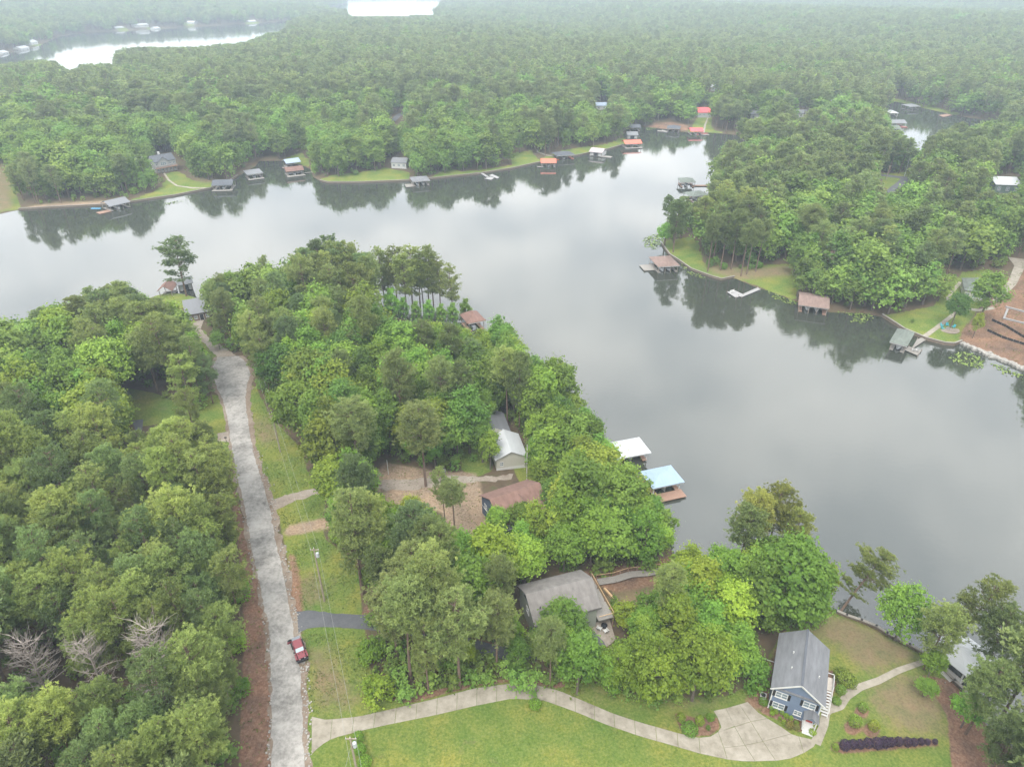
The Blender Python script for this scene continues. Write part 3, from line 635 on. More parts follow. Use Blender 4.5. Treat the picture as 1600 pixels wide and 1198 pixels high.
# ------------------------------------------------------------------ where the woods stand
OPEN = [  # pixel outlines in which no crown may show (water, turf, roads, roofs)
 # open water of the main lake
 [(-400,400),(-60,346),(0,335),(30,329),(160,322),(240,312),(300,302),(352,289),(378,277),(392,266),(402,254),(440,252),(480,258),(490,277),(510,286),(672,281),(800,265),(900,245),(975,228),(985,212),(1003,199),(1062,203),(1100,207),(1170,213),(1168,222),(1140,222),(1125,240),(1100,247),(1098,276),(1104,292),(1100,318),(1062,300),(1058,304),(1036,330),(1030,350),(1008,372),(1030,384),(1060,408),(1127,438),(1148,436),(1200,453),(1248,472),(1295,487),(1365,491),(1400,510),(1440,530),(1490,540),(1540,557),(1600,578),(1900,680),(1900,1060),(1600,955),(1560,945),(1555,905),(1520,900),(1475,915),(1470,925),(1440,920),(1410,930),(1380,960),(1385,990),(1345,970),(1312,955),(1318,905),(1310,880),(1290,875),(1285,830),(1272,792),(1240,790),(1200,765),(1150,782),(1130,800),(1125,840),(1130,860),(1056,868),(1060,850),(1063,805),(1050,790),(1072,780),(1066,730),(1008,737),(1020,722),(1018,684),(978,684),(975,670),(955,655),(930,640),(912,625),(905,600),(895,570),(860,548),(830,560),(820,545),(815,510),(790,490),(765,488),(732,486),(726,505),(600,500),(600,385),(572,375),(545,366),(500,374),(475,380),(440,410),(430,400),(400,404),(365,405),(345,425),(320,440),(312,466),(235,464),(190,443),(150,447),(110,455),(45,490),(30,506),(0,498),(-400,560)],
 [(-60,96),(15,88),(60,76),(95,58),(135,52),(200,49),(300,43),(400,39),(440,37),(450,45),(402,58),(385,66),(300,74),(215,75),(180,78),(178,100),(130,101),(112,110),(95,107),(88,97),(55,94),(-60,108)],
 [(541,-9),(650,-9),(652,7),(674,8),(678,24),(640,25),(545,27),(543,12)],
 [(1388,158),(1420,166),(1460,176),(1500,185),(1490,195),(1472,200),(1440,235),(1430,235),(1425,218),(1405,205),(1390,205)],
 [(340,552),(380,553),(394,575),(396,604),(402,605),(428,655),(478,700),(488,745),(505,770),(505,840),(552,880),(560,950),(568,985),(576,1060),(590,1104),(700,1090),(760,1076),(880,1082),(1000,1104),(1070,1108),(1130,1096),(1180,1074),(1198,1050),(1240,992),(1308,958),(1385,992),(1448,1026),(1490,1066),(1520,1102),(1545,1160),(1580,1260),(1600,1500),(372,1500),(375,1198),(378,1100),(384,1000),(378,900),(370,820),(358,740),(352,690),(340,640),(333,610),(328,575)],
 [(200,607),(245,615),(255,640),(330,645),(345,625),(358,680),(352,700),(335,690),(300,656),(210,668)],
 [(250,462),(312,466),(325,476),(332,492),(318,500),(330,528),(345,552),(332,560),(308,535),(292,505),(272,482)],
 [(590,742),(604,722),(680,735),(745,738),(752,765),(758,820),(735,845),(705,830),(690,795),(640,790),(604,790)],
 [(748,764),(812,744),(836,764),(850,795),(800,815),(775,808)], [(758,672),(800,666),(824,725),(824,752),(768,738)],
 [(806,930),(820,918),(915,884),(950,942),(945,965),(880,972),(832,975)], [(930,900),(1035,892),(1035,912),(985,945),(950,925)],
 [(690,984),(745,997),(785,1010),(785,1028),(740,1014),(690,1000)], [(920,965),(955,962),(962,1008),(938,1010)], [(722,495),(738,486),(758,494),(764,515),(735,518)],
 [(1195,990),(1320,990),(1320,1130),(1195,1110)], [(955,690),(1018,682),(1020,722),(966,726)], [(1005,745),(1050,728),(1070,745),(1073,779),(1040,779),(1010,765)],
 # far shore turf and roofs
 [(-60,255),(10,258),(16,300),(20,331),(-60,345)], [(30,322),(165,312),(200,310),(240,302),(258,290),(262,272),(240,273),(238,242),(262,238),(283,242),(284,268),(296,280),(330,284),(352,284),(330,296),(240,312),(30,330)],
 [(442,248),(470,239),(484,250),(486,270),(470,262),(445,254)], [(505,282),(530,276),(600,266),(612,248),(636,246),(640,272),(637,283),(510,287)],
 [(674,280),(702,268),(750,267),(798,258),(800,244),(828,237),(842,248),(880,236),(912,231),(952,226),(976,216),(982,226),(950,235),(900,245),(700,279)],
 [(1012,198),(1030,188),(1050,188),(1075,194),(1086,195),(1088,180),(1086,166),(1110,166),(1112,184),(1115,205),(1130,208),(1100,208),(1062,207)],
 [(1032,384),(1050,385),(1085,375),(1092,392),(1094,412),(1132,424),(1236,418),(1238,442),(1246,470),(1296,488),(1200,456),(1148,437),(1127,440),(1080,424)],
 [(1378,494),(1412,490),(1462,480),(1482,452),(1496,440),(1500,424),(1545,418),(1562,430),(1580,402),(1640,402),(1640,600),(1500,540),(1440,532)],
 [(1372,275),(1422,270),(1420,287),(1400,302),(1382,296)], [(1545,276),(1597,274),(1597,300),(1550,300)], [(1288,394),(1306,392),(1308,420),(1290,422)],
 [(608,176),(634,176),(628,190),(610,194)], [(1244,172),(1268,172),(1266,182),(1246,182)], [(1292,160),(1310,158),(1308,166),(1294,168)], [(215,248),(228,248),(228,260),(216,260)],
 [(930,162),(948,162),(948,170),(932,172)], [(1108,134),(1126,136),(1124,142),(1108,142)], [(1172,176),(1190,176),(1190,184),(1172,184)],
 [(203,653),(228,653),(226,676),(208,676)], [(66,636),(84,640),(90,652),(72,654)], [(92,585),(122,582),(112,600),(90,604)],
]
for hx, hy in ((188,46),(222,43),(247,47),(298,38),(55,70),(40,79),(395,36),(10,86)):
    OPEN.append([(hx - 7, hy - 5), (hx + 7, hy - 5), (hx + 8, hy + 3), (hx - 8, hy + 3)])
MX0, MY0, MS = -400, -60, 2.0
mw, mh = int(2400 / MS), int(1560 / MS)
openmask = np.zeros((mh, mw), bool)
for P in OPEN:
    P = np.array(P, float)
    i0, i1 = max(0, int((P[:, 0].min() - MX0) / MS)), min(mw, int((P[:, 0].max() - MX0) / MS) + 2)
    j0, j1 = max(0, int((P[:, 1].min() - MY0) / MS)), min(mh, int((P[:, 1].max() - MY0) / MS) + 2)
    X, Y = np.meshgrid(MX0 + (np.arange(i0, i1) + .5) * MS, MY0 + (np.arange(j0, j1) + .5) * MS)
    openmask[j0:j1, i0:i1] |= pip(P, X, Y)
def is_open(px, py):
    i = ((px - MX0) / MS).astype(int); j = ((py - MY0) / MS).astype(int)
    ok = (i >= 0) & (i < mw) & (j >= 0) & (j < mh)
    r = np.zeros(px.shape, bool); r[ok] = openmask[j[ok], i[ok]]
    return r

def jittered(x0, x1, y0, y1, s):
    X, Y = np.meshgrid(np.arange(x0, x1, s), np.arange(y0, y1, s))
    X = X + (np.arange(X.shape[0])[:, None] % 2) * s * .5
    return (X + rng.uniform(-.42, .42, X.shape) * s).ravel(), (Y + rng.uniform(-.42, .42, Y.shape) * s).ravel()
bands = [(42, 130, 4.3), (130, 260, 5.0), (260, 520, 6.2), (520, 1000, 7.2), (1000, 1900, 8.8), (1900, 4300, 11.0)]
cx, cy2, csp = [], [], []
for r0, r1, s in bands:
    X, Y = jittered(-r1 * .95 - 20, r1 * .95 + 20, 20, r1, s)
    rr = np.hypot(X, Y); px = X / np.maximum(Y, 1)
    k = (rr >= r0) & (rr < r1) & (np.abs(X) < Y * .86 + 45)
    cx.append(X[k]); cy2.append(Y[k]); csp.append(np.full(k.sum(), s))
cx, cy2, csp = map(np.concatenate, (cx, cy2, csp))
cd = shore_dist(cx, cy2); k = cd > 1.0
cx, cy2, csp, cd = cx[k], cy2[k], csp[k], cd[k]
cz = height_from(cd, cx, cy2); n = len(cx)
bx, by = project(cx, cy2, cz)
def lump(x, y, s, ph): return np.sin(x / s + ph) * np.cos(y / s * 1.13 + ph * 1.7) + .6 * np.sin((x + y) / s * 1.9 + ph)
dist = np.hypot(cx, cy2)
lum = np.where(dist > 300, 1.35, .8) * lump(cx, cy2, 31, .3) + .6 * lump(cx, cy2, 13, 2.1) + .7 * lump(cx, cy2, 83, 4.0) * (dist > 300) + rng.normal(0, .45, n)
pine_p = np.full(n, .45)
west = (bx < 425) & (by > 640); pine_p[west] = 1.06
pine_p[(bx < 345) & (by > 430) & (by <= 640)] = .52
pine_p[(bx < 200) & (by > 560) & (by <= 720)] = .35
pine_p[(bx > 365) & (bx < 930) & (by > 370) & (by < 760)] = .37
pine_p[(bx > 480) & (bx < 760) & (by > 370) & (by < 520)] = .72
pine_p[(bx > 430) & (bx < 1320) & (by >= 700)] = .26
pine_p[(bx > 540) & (bx < 720) & (by >= 860)] = .50
pine_p[(bx > 1000) & (by < 480) & (by > 200)] = .44
pine_p[(bx > 1480) & (by > 880)] = .85
fs = (by < 300) & (bx < 1000); pine_p[fs] = np.clip(.28 + (250 - by[fs]) / 380, .28, .58)
pine_p[(by < 200) & (bx >= 1000)] = .48
pine_p[by < 120] = .56
is_pine = (rng.uniform(0, 1, n) * .36 + (lum * .17 + .5) * .64) < pine_p
# heights: try tall first, then shorter, until neither foot nor crown covers something the photograph shows open
base_h = np.where(is_pine, rng.normal(20.0, 2.4, n), rng.normal(15.5, 2.6, n))
base_h = np.where((by > 640) & (bx < 425), rng.normal(17.0, 2.9, n), base_h)
base_h = np.where((bx > 480) & (bx < 620) & (by > 430) & (by < 520), base_h * 1.12, base_h)
base_h = np.where((bx > 760) & (bx < 1320) & (by > 850), base_h * .82, base_h)
base_h = np.clip(base_h, 9, 25)
hgt = np.zeros(n)
for f in (1.0, .85, .7, .55, .4, .27):
    todo = hgt == 0
    h = base_h * f
    w = np.where(is_pine, .16, .27) * h * np.where(f < .6, .85, 1)
    bad = is_open(bx, by)
    for zf, wf in ((1.0, 0), (.92, .6), (.92, -.6), (.7, 1.0), (.7, -1.0), (.45, .9), (.45, -.9), (.2, .5), (.2, -.5)):
        if zf < .5: wf = np.where(is_pine, .3, 1.0) * wf
        qx, qy = project(cx + w * wf, cy2 - (w * .3 if zf > .6 else 0), cz + h * zf)
        bad |= is_open(qx, qy)
    hgt = np.where(todo & ~bad, h, hgt)
small = (hgt < 7.5) & (hgt > 0)
is_pine &= ~(small & (rng.uniform(0, 1, n) < .85))
ok = (hgt > 2.2) & ~((bx < 425) & (by > 640) & (hgt > 9) & (rng.uniform(0, 1, n) < .04))
cx, cy2, cz, cd, hgt, is_pine, csp, bx, by, dist, small = (a[ok] for a in (cx, cy2, cz, cd, hgt, is_pine, csp, bx, by, dist, small))
n = len(cx)
print('trees scattered:', n, 'pines', int(is_pine.sum()))
crx = np.clip(csp, 4.7, 8.2) / 5.0 * rng.uniform(.9, 1.22, n) * np.where(dist > 260, .84, 1) * np.where((bx > 365) & (bx < 930) & (by < 760) & (by > 370), .9, 1)             # crowns fill their spacing

# ------------------------------------------------------------------ single trees
NEARBY = [(118,1070,45,'beside the grey dead trees of the roadside wood'),(225,1075,45,'beside the grey dead trees of the roadside wood'),(30,1070,40,'beside the grey dead trees of the roadside wood'),
 (790,730,50,'around the cream house with white metal roofs'),(800,800,55,'around the navy house with the reddish roof'),(870,960,75,'around the taupe-roofed house and its drive'),(640,1030,75,'between the asphalt drive and the concrete drive'),
 (980,830,75,'on the bank below the two metal-roofed boathouses'),(1150,1010,90,'on the slope uphill of the blue-grey house'),(600,900,70,'beside the dirt clearing above the asphalt drive'),
 (470,680,45,'along the edge of the narrow strip lawn'),(300,600,50,'around the lawn beside the road end'),(330,510,35,'beside the grey-roofed lake house at the road end'),(745,520,40,'beside the dark red boathouse on the point'),
 (120,650,60,'around the cottages hidden in the lakeside grove'),(1300,450,45,'around the small brown cabin on the opposite point'),(1440,450,50,'along the lawn of the grey-green hip-roofed house'),(1100,330,50,'behind the green-roofed boathouse off the opposite point')]
def zone(px, py):
    best = min(NEARBY, key=lambda q: math.hypot(px - q[0], py - q[1]) / q[2])
    if math.hypot(px - best[0], py - best[1]) < best[2]: return best[3], best[3]
    if px < 425 and py > 640 and px > np.interp(py, [640, 800, 1000, 1198], [300, 330, 350, 345]): return 'at the verge edge of the dense roadside wood', 'road edge of the dense wood'
    if px < 425 and py > 640: return 'in the dense wood along the straw-brown road verge', 'dense roadside wood'
    if px < 350 and py > 430: return 'in the grove between the lake and road end', 'lakeside grove at the road end'
    if 360 < px < 930 and py < 700 and py > 360: return 'in the wood on the point past the road end', 'wood on the lake point'
    if px > 1480 and py > 850: return 'on the straw slope beside the white boat dock', 'trees by the white dock'
    if py >= 700: return 'in wooded lots between the road and the lake houses', 'trees between the lake houses'
    if px > 990 and py > 215: return 'on the wooded point with the brown-roofed boathouses', 'wood on the opposite point'
    return 'behind docks and lawns of the long far shore', 'wood along the far shore'
def plant_tree(kind, x, y, z, h, rad=1.0, tint=(1, 1, 1), label=None, group=None, var=None, lean=(0, 0), rot=None, name=None, src=None):
    lib = src or NEAR[kind]
    tm, cm, H0 = lib[var if var is not None else random.randrange(len(lib))]
    names = {'broadleaf': 'leafy_tree', 'pine': 'pine_tree', 'dead': 'dead_tree'}
    t = thing(name or names[kind], label, 'bush' if name == 'bush' else 'tree', (x, y, z), rot if rot is not None else random.uniform(0, 6.28), group)
    s = h / H0
    t.scale = (s * rad, s * rad, s)
    t.rotation_euler[0], t.rotation_euler[1] = lean
    for nm, me in (('trunk', tm), ('crown', cm)):
        o = obj(nm, me, t); o.color = (*tint, 1)
    return t
SPECIAL = []
def special(kind, tx, ty, h, label, rad=1.0, tint=(1, 1, 1), var=None, lean=(0, 0), rot=0.0, **k):
    """tree whose top shows at that pixel: foot found on the ground below it"""
    z = 4.0
    for _ in range(10):
        p = W(tx, ty, z + h); z = gz(p.x, p.y)
    SPECIAL.append((p.x, p.y, rad * h * .2))
    return plant_tree(kind, p.x, p.y, z, h, rad, tint, label, None, var, lean, rot, **k)
OL = (1.0, 1.0, .9)
special('pine', 268, 374, 21, 'lone spreading pine on the small lawn by the tin-roofed boathouse', 1.5, (.85, .95, .85), 6, rot=1)
for tx, ty, h, v in ((612,384,23,4),(600,396,19,0),(656,402,19,0),(628,398,22,1),(637,383,24,3),(650,392,22,4),(664,386,23,0),(672,392,22,3),(684,405,19,4),(704,414,19,0),(592,386,22,1)):
    special('pine', tx, ty, h, 'slender pine with a bare trunk in the open row on the lake point', 1.12, (1.2, 1.18, .92), (8, 7, 8, 5, 8)[tx % 5], rot=tx)
for o in [o for o in COL.objects if o.get('label', '').startswith('slender pine')]: o['group'] = 'open row of pines on the point'
for tx, ty, h in ((608,450,12),(628,464,9),(648,470,8),(668,468,9),(688,474,8),(706,472,9),(726,466,10)):
    t = special('broadleaf', tx, ty, h, 'low green tree at the foot of the open pine row', .9, (.95, 1.1, .8), 3); t['group'] = 'low trees below the pine row'
special('pine', 546, 626, 22, 'pine rising above the dark leafy edge of the strip lawn', 1.15, (1, .98, .9), 2, rot=2)
special('pine', 655, 634, 21, 'tall pine standing alone at the edge of the dirt clearing', 1.3, (1.05, 1.0, .9), 0, rot=4)
special('pine', 706, 748, 15, 'thin pine beside the blue house with the reddish roof', 1.15, (1, .95, .9), 4, rot=.5)
special('pine', 778, 872, 17, 'pine by the bend of the asphalt drive below the taupe house', .9, (1, 1, .9), 0, rot=5)
special('pine', 640, 852, 19, 'pale pine overhanging the mouth of the dark asphalt drive', 1.2, (1.12, 1.08, 1.0), 3, rot=1.5)
special('pine', 605, 905, 18, 'full pine between the asphalt drive and the rough grass', 1.2, (1.12, 1.08, 1.0), 5, rot=2.5)
special('broadleaf', 512, 468, 19, 'narrow lime-yellow tree poking out of the point wood', .6, (1.9, 1.45, .7), 5)
special('broadleaf', 150, 620, 15, 'yellow-topped leafy tree near the parking apron', 1.1, (1.55, 1.2, .6), 0)
special('broadleaf', 292, 518, 17, 'bright conical leafy tree beside the road end', .8, (1.15, 1.2, .8), 3)
special('broadleaf', 350, 428, 18, 'tall bright leafy tree beside the grey-roofed lake house', 1.0, (1.15, 1.15, .8), 2)
special('broadleaf', 752, 655, 12, 'leafy tree in front of the white metal-roofed house', .95, (.9, 1.1, .8), 0)
special('broadleaf', 776, 792, 9, 'small bright tree against the front wall of the navy house', .8, (1.2, 1.15, .8), 4)
special('broadleaf', 815, 782, 10, 'yellow-green tree hiding the lake end of the reddish roof', .95, (1.3, 1.15, .8), 0)
special('broadleaf', 765, 672, 11, 'loose tree hiding the corner of the white metal roof', .8, (1.05, 1.1, .8), 6)
special('pine', 690, 735, 14, 'thin pine in the middle of the dirt clearing', .9, (1.1, 1.1, .9), 7, rot=2)
special('broadleaf', 842, 648, 12, 'light green tree beside the tall pale pole', 1.0, (1.2, 1.2, .85), 6)
for tx, ty, h, rd, lb in ((870,780,13,1.0,'yellow-green tree beside the reddish roof'),(835,790,11,.8,'thin yellow-green tree covering the porch of the blue house'),(903,702,14,1.1,'broad yellow-green tree behind the blue-roofed boathouse'),(985,735,13,1.1,'rounded tree at the bank below the blue-roofed boathouse'),(895,745,14,1.1,'spreading light green tree on the slope above the boathouses')):
    special('broadleaf', tx, ty, h, lb, rd, (1.35, 1.15, .78))
special('broadleaf', 548, 775, 11, 'sparse pale green tree over the mouth of the dirt track', 1.1, (1.35, 1.15, .85), 4)
special('broadleaf', 640, 775, 10, 'small yellow-green tree on the dirt clearing', .8, (1.6, 1.25, .8), 4)
special('broadleaf', 715, 1000, 6.5, 'lime sapling at the drive edge under the pines', .8, (2.0, 1.55, .6), 3)
special('broadleaf', 735, 1002, 6, 'second lime sapling beside the taller lime sapling', .75, (1.8, 1.5, .7), 2)
special('broadleaf', 802, 960, 9, 'bright leafy tree where the asphalt drive meets the taupe house', .75, (1.4, 1.35, .7), 3)
special('broadleaf', 885, 950, 11, 'dense mixed-green tree in front of the taupe house', 1.1, (.85, .9, .7), 1)
special('broadleaf', 1140, 895, 13, 'lime-tipped tree above the gravel slope beside the blue-grey house', 1.0, (1.7, 1.5, .6), 0)
special('broadleaf', 1270, 905, 12, 'rounded green tree at the back corner of the blue-grey house', 1.05, (1.0, 1.2, .75), 1)
special('pine', 1185, 772, 19, 'tall yellowish pine at the water behind the blue-grey house', 1.1, (1.35, 1.15, .75), 0)
special('pine', 1225, 762, 20, 'leading pine of the waterside pair behind the blue-grey house', 1.1, (1.35, 1.15, .75), 2, rot=3)
special('pine', 1252, 800, 17, 'lower pine leaning over the water behind the blue-grey house', 1.0, (1.3, 1.12, .75), 3, rot=3)
p = G(1311, 958); SPECIAL.append((p.x, p.y, 2))
plant_tree('pine', p.x, p.y, p.z, 14, 1.5, (1.15, 1.1, .8), 'pine leaning far out over the water from the seawall corner', None, 6, (R(-16), R(30)), 0.0)
special('broadleaf', 1430, 925, 12, 'spreading round-leaved tree on the bank by the white dock', .95, (.9, 1.1, .85), 1)
special('pine', 1490, 948, 15, 'twin-stemmed pine where the concrete path reaches the dock', 1.25, (1.15, 1.15, .95), 5)
special('pine', 1525, 905, 19, 'pine bending over the white dock roof', 1.25, (1.15, 1.1, .85), 7, (R(4), R(10)))
special('broadleaf', 1470, 1015, 7, 'small leafy tree at the landward end of the white dock', .9, (1.2, 1.2, .75), 0)
special('pine', 1585, 955, 18, 'large pine on the straw bank past the white dock', 1.2, (.95, 1.0, .9), 2)
special('pine', 1570, 1040, 16, 'shaggy pine rooted in the straw bank', 1.25, (.95, 1.0, .9), 3)
special('broadleaf', 1530, 1085, 8, 'green leafy tree under the shaggy pine on the straw bank', 1.0, (.9, 1.15, .85), 0)
special('pine', 1600, 1120, 15, 'low full pine at the foot of the straw bank', 1.2, (.9, .95, .9), 5)
special('broadleaf', 1506, 455, 13, 'dark round tree on the lawn of the grey-roofed lake house', .85, (.6, .8, .8), 4)
special('broadleaf', 1560, 425, 17, 'big light green tree beside the clay building site', 1.2, (1.0, 1.05, .9), 6)
special('broadleaf', 1535, 488, 9, 'thin pale sapling at the edge of the clay building site', .7, (1.5, 1.3, .9), 6)
special('pine', 1048, 306, 21, 'wind-thinned pine at the tip of the grassy point', .9, (.65, .7, .8), 4)
special('pine', 1062, 312, 22, 'full pine beside the wind-thinned pine on the grassy point', 1.1, (.8, .95, .85), 5)
special('broadleaf', 1042, 345, 12, 'low leafy tree on the tip of the grassy point', .9, (.95, 1.15, .85), 0)
for tx, ty, h, v in ((1118,345,22,1),(1140,335,22,3),(1158,330,23,0),(1172,352,20,4),(1182,345,21,1),(1196,345,20,4),(1128,322,22,2)):
    t = special('pine', tx, ty, h, 'tall bare-trunked pine over the dry grass of the opposite point', 1.0, (.92, .95, .85), v, rot=tx); t['group'] = 'pines over the grass of the opposite point'
special('broadleaf', 1275, 362, 17, 'bright green tree in front of the small brown cabin', .75, (.9, 1.2, .8), 3)
special('broadleaf', 1455, 1062, 4.2, 'small rounded tree on the straw bed beside the lake path', 1.35, (.85, 1.0, .7), 0)
for tx, ty, h, lb, v in ((122,996,17,'grey dead tree with bushy twigs in the roadside wood',0),(222,978,18,'tallest grey dead tree in the roadside wood',1),(228,1062,13,'short pale dead tree below the tallest dead tree',0),(28,1000,16,'bare dead snag with a thick dark trunk in the roadside wood',1)):
    special('dead', tx, ty, h, lb, .95, var=v); SPECIAL[-1] = (*SPECIAL[-1][:2], 6.5)
special('broadleaf', 345, 810, 9, 'lime-green leafy tree at the road edge of the pine wood', .8, (1.5, 1.5, .7), 3)
for tx, ty, h in ((370,905,5),(364,985,4.5),(374,1060,3.5)):
    t = special('broadleaf', tx, ty, h, 'low bright bush along the straw-brown verge', .9, (1.2, 1.35, .7), 0, name='bush', src=BUSH); t['group'] = 'bushes on the brown verge'

keep = np.ones(n, bool)
for sx_, sy_, sr in SPECIAL: keep &= np.hypot(cx - sx_, cy2 - sy_) > max(2.2, sr * .75)
cx, cy2, cz, cd, hgt, is_pine, csp, bx, by, dist, crx, small = (a[keep] for a in (cx, cy2, cz, cd, hgt, is_pine, csp, bx, by, dist, crx, small))
n = len(cx)
tx_, ty_ = project(cx, cy2, cz + hgt * .75)
inview = (tx_ > -15) & (tx_ < 1615) & (ty_ > -10) & (ty_ < 1215)
score = np.where(inview, hgt * csp / dist**2, 0)
single = np.zeros(n, bool)
n_special = {k: sum(1 for o in COL.objects if o.get('category') == 'tree' and o.name.startswith(k)) for k in ('pine_tree', 'leafy_tree')}
for kind, lim in ((True, 300 - n_special['pine_tree']), (False, 300 - n_special['leafy_tree'])):
    idx = np.nonzero((is_pine == kind) & inview)[0]
    single[idx[np.argsort(-score[idx])[:lim]]] = True
def bright(px, py): return .5 + .5 * math.sin(px * .021 + 1) * math.cos(py * .027)
for i in np.nonzero(single)[0]:
    zl, zg = zone(bx[i], by[i]); kind = 'pine' if is_pine[i] else 'broadleaf'
    yg = random.random(); tall = 'tall ' if hgt[i] > (21 if is_pine[i] else 17) else ('short ' if hgt[i] < (13 if is_pine[i] else 9) else '')
    hue = ('yellow-green ' if yg < .28 else ('deep green ' if yg > .72 else 'bright green ')) if not is_pine[i] else ('pale olive ' if yg < .3 else ('grey-green ' if yg > .7 else 'olive '))
    tone = tall + hue + ('pine ' if is_pine[i] else 'leafy tree ') + zl
    if is_pine[i]:
        tint = (1.18, 1.15, .95) if yg < .3 else ((.80, .90, .95) if yg > .7 else (1.0, 1.0, .9))
        if bx[i] < 425 and by[i] > 640: tint = tuple(a * b_ for a, b_ in zip(tint, (1.14, 1.14, 1.0)))
    else:
        tint = (1.28, 1.14, .78) if yg < .28 else ((.78, .90, .78) if yg > .72 else (1.0, 1.06, .85))
        if by[i] > 850: tint = tuple(a * b_ for a, b_ in zip(tint, (1.1, 1.1, .9)))
    if small[i] and not is_pine[i]:
        plant_tree('broadleaf', cx[i], cy2[i], cz[i], hgt[i], crx[i] * (1.0 if hgt[i] > 4 else .8), tint, 'bushy ' + hue + 'tree ' + zl, 'bushy ' + hue + 'trees, ' + zg, src=BUSH)
    else:
        plant_tree(kind, cx[i], cy2[i], cz[i], hgt[i], crx[i] * (1.0 if not is_pine[i] else 1.05), tint, tone, tall + hue + ('pines, ' if is_pine[i] else 'leafy trees, ') + zg)

# ------------------------------------------------------------------ the rest of the woods, one mass for each kind
def proto_collection(name, lib):
    c = bpy.data.collections.new(name)
    for k_, (tm, cm, H0) in enumerate(lib):
        me = bpy.data.meshes.new(f'{name}_{k_}')
        V = [v.co[:] for v in cm.vertices]
        nv = len(V); co = np.empty(nv * 3, np.float32); cm.vertices.foreach_get('co', co)
        nv2 = len(tm.vertices); co2 = np.empty(nv2 * 3, np.float32); tm.vertices.foreach_get('co', co2)
        faces = [tuple(p.vertices) for p in cm.polygons] + [tuple(q + nv for q in p.vertices) for p in tm.polygons]
        nc = len(cm.polygons)
        lv = np.zeros(nc, np.float32); cm.attributes['lv'].data.foreach_get('value', lv)
        me.from_pydata(np.r_[co, co2].reshape(-1, 3), [], faces); me.update()
        me.materials.append(cm.materials[0]); me.materials.append(tm.materials[0])
        me.polygons.foreach_set('material_index', np.r_[np.zeros(nc, np.int32), np.ones(len(faces) - nc, np.int32)])
        at = me.attributes.new('lv', 'FLOAT', 'FACE'); at.data.foreach_set('value', np.r_[lv, np.zeros(len(faces) - nc, np.float32)])
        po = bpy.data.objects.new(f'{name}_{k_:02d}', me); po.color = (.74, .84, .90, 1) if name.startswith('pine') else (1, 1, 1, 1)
        c.objects.link(po)
    return c
def forest(name, label, cat, sel, lib_name, lib, cx=cx, cy2=cy2, cz=cz, hgt=hgt, crx=crx):
    idx = np.nonzero(sel)[0]
    if not len(idx): return
    coll = proto_collection(lib_name, lib)
    me = bpy.data.meshes.new(name)
    me.vertices.add(len(idx)); me.vertices.foreach_set('co', np.stack([cx[idx], cy2[idx], cz[idx]], 1).astype(np.float32).ravel())
    pick = rng.integers(0, len(lib), len(idx)); H0 = np.array([l[2] for l in lib])[pick]
    s = hgt[idx] / H0; sx = s * crx[idx]
    a = me.attributes.new('inst_scale', 'FLOAT_VECTOR', 'POINT'); a.data.foreach_set('vector', np.stack([sx, sx, s], 1).astype(np.float32).ravel())
    a = me.attributes.new('inst_turn', 'FLOAT_VECTOR', 'POINT'); a.data.foreach_set('vector', np.stack([rng.normal(0, .03, len(idx)), rng.normal(0, .03, len(idx)), rng.uniform(0, 6.28, len(idx))], 1).astype(np.float32).ravel())
    a = me.attributes.new('inst_pick', 'INT', 'POINT'); a.data.foreach_set('value', pick.astype(np.int32))
    o = obj(name, me); o['kind'] = 'stuff'; tag(o, label, cat)
    ng = bpy.data.node_groups.new(name + '_nodes', 'GeometryNodeTree')
    ng.interface.new_socket('Geometry', in_out='INPUT', socket_type='NodeSocketGeometry'); ng.interface.new_socket('Geometry', in_out='OUTPUT', socket_type='NodeSocketGeometry')
    N = ng.nodes.new; gi, go = N('NodeGroupInput'), N('NodeGroupOutput')
    ci = N('GeometryNodeCollectionInfo'); ci.inputs[0].default_value = coll; ci.inputs[1].default_value = True; ci.inputs[2].default_value = True
    ip = N('GeometryNodeInstanceOnPoints'); ip.inputs['Pick Instance'].default_value = True
    def named(nm, dt):
        q = N('GeometryNodeInputNamedAttribute'); q.data_type = dt; q.inputs[0].default_value = nm; return q.outputs[0]
    L = ng.links.new
    L(gi.outputs[0], ip.inputs['Points']); L(ci.outputs[0], ip.inputs['Instance'])
    L(named('inst_pick', 'INT'), ip.inputs['Instance Index']); L(named('inst_scale', 'FLOAT_VECTOR'), ip.inputs['Scale'])
    er = N('FunctionNodeEulerToRotation'); L(named('inst_turn', 'FLOAT_VECTOR'), er.inputs[0]); L(er.outputs[0], ip.inputs['Rotation'])
    L(ip.outputs[0], go.inputs[0])
    md = o.modifiers.new('scatter', 'NODES'); md.node_group = ng
    return o
rest = ~single
mid = rest & (dist < 620); far = rest & (dist >= 620)
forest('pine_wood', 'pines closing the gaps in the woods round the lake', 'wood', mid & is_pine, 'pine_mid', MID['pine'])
forest('leafy_wood', 'leafy trees closing the gaps in the woods round the lake', 'wood', mid & ~is_pine, 'leafy_mid', MID['broadleaf'])
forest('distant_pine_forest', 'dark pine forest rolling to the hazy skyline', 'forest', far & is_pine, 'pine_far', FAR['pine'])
forest('distant_leafy_forest', 'lighter leafy forest patches fading into haze', 'forest', far & ~is_pine, 'leafy_far', FAR['broadleaf'])

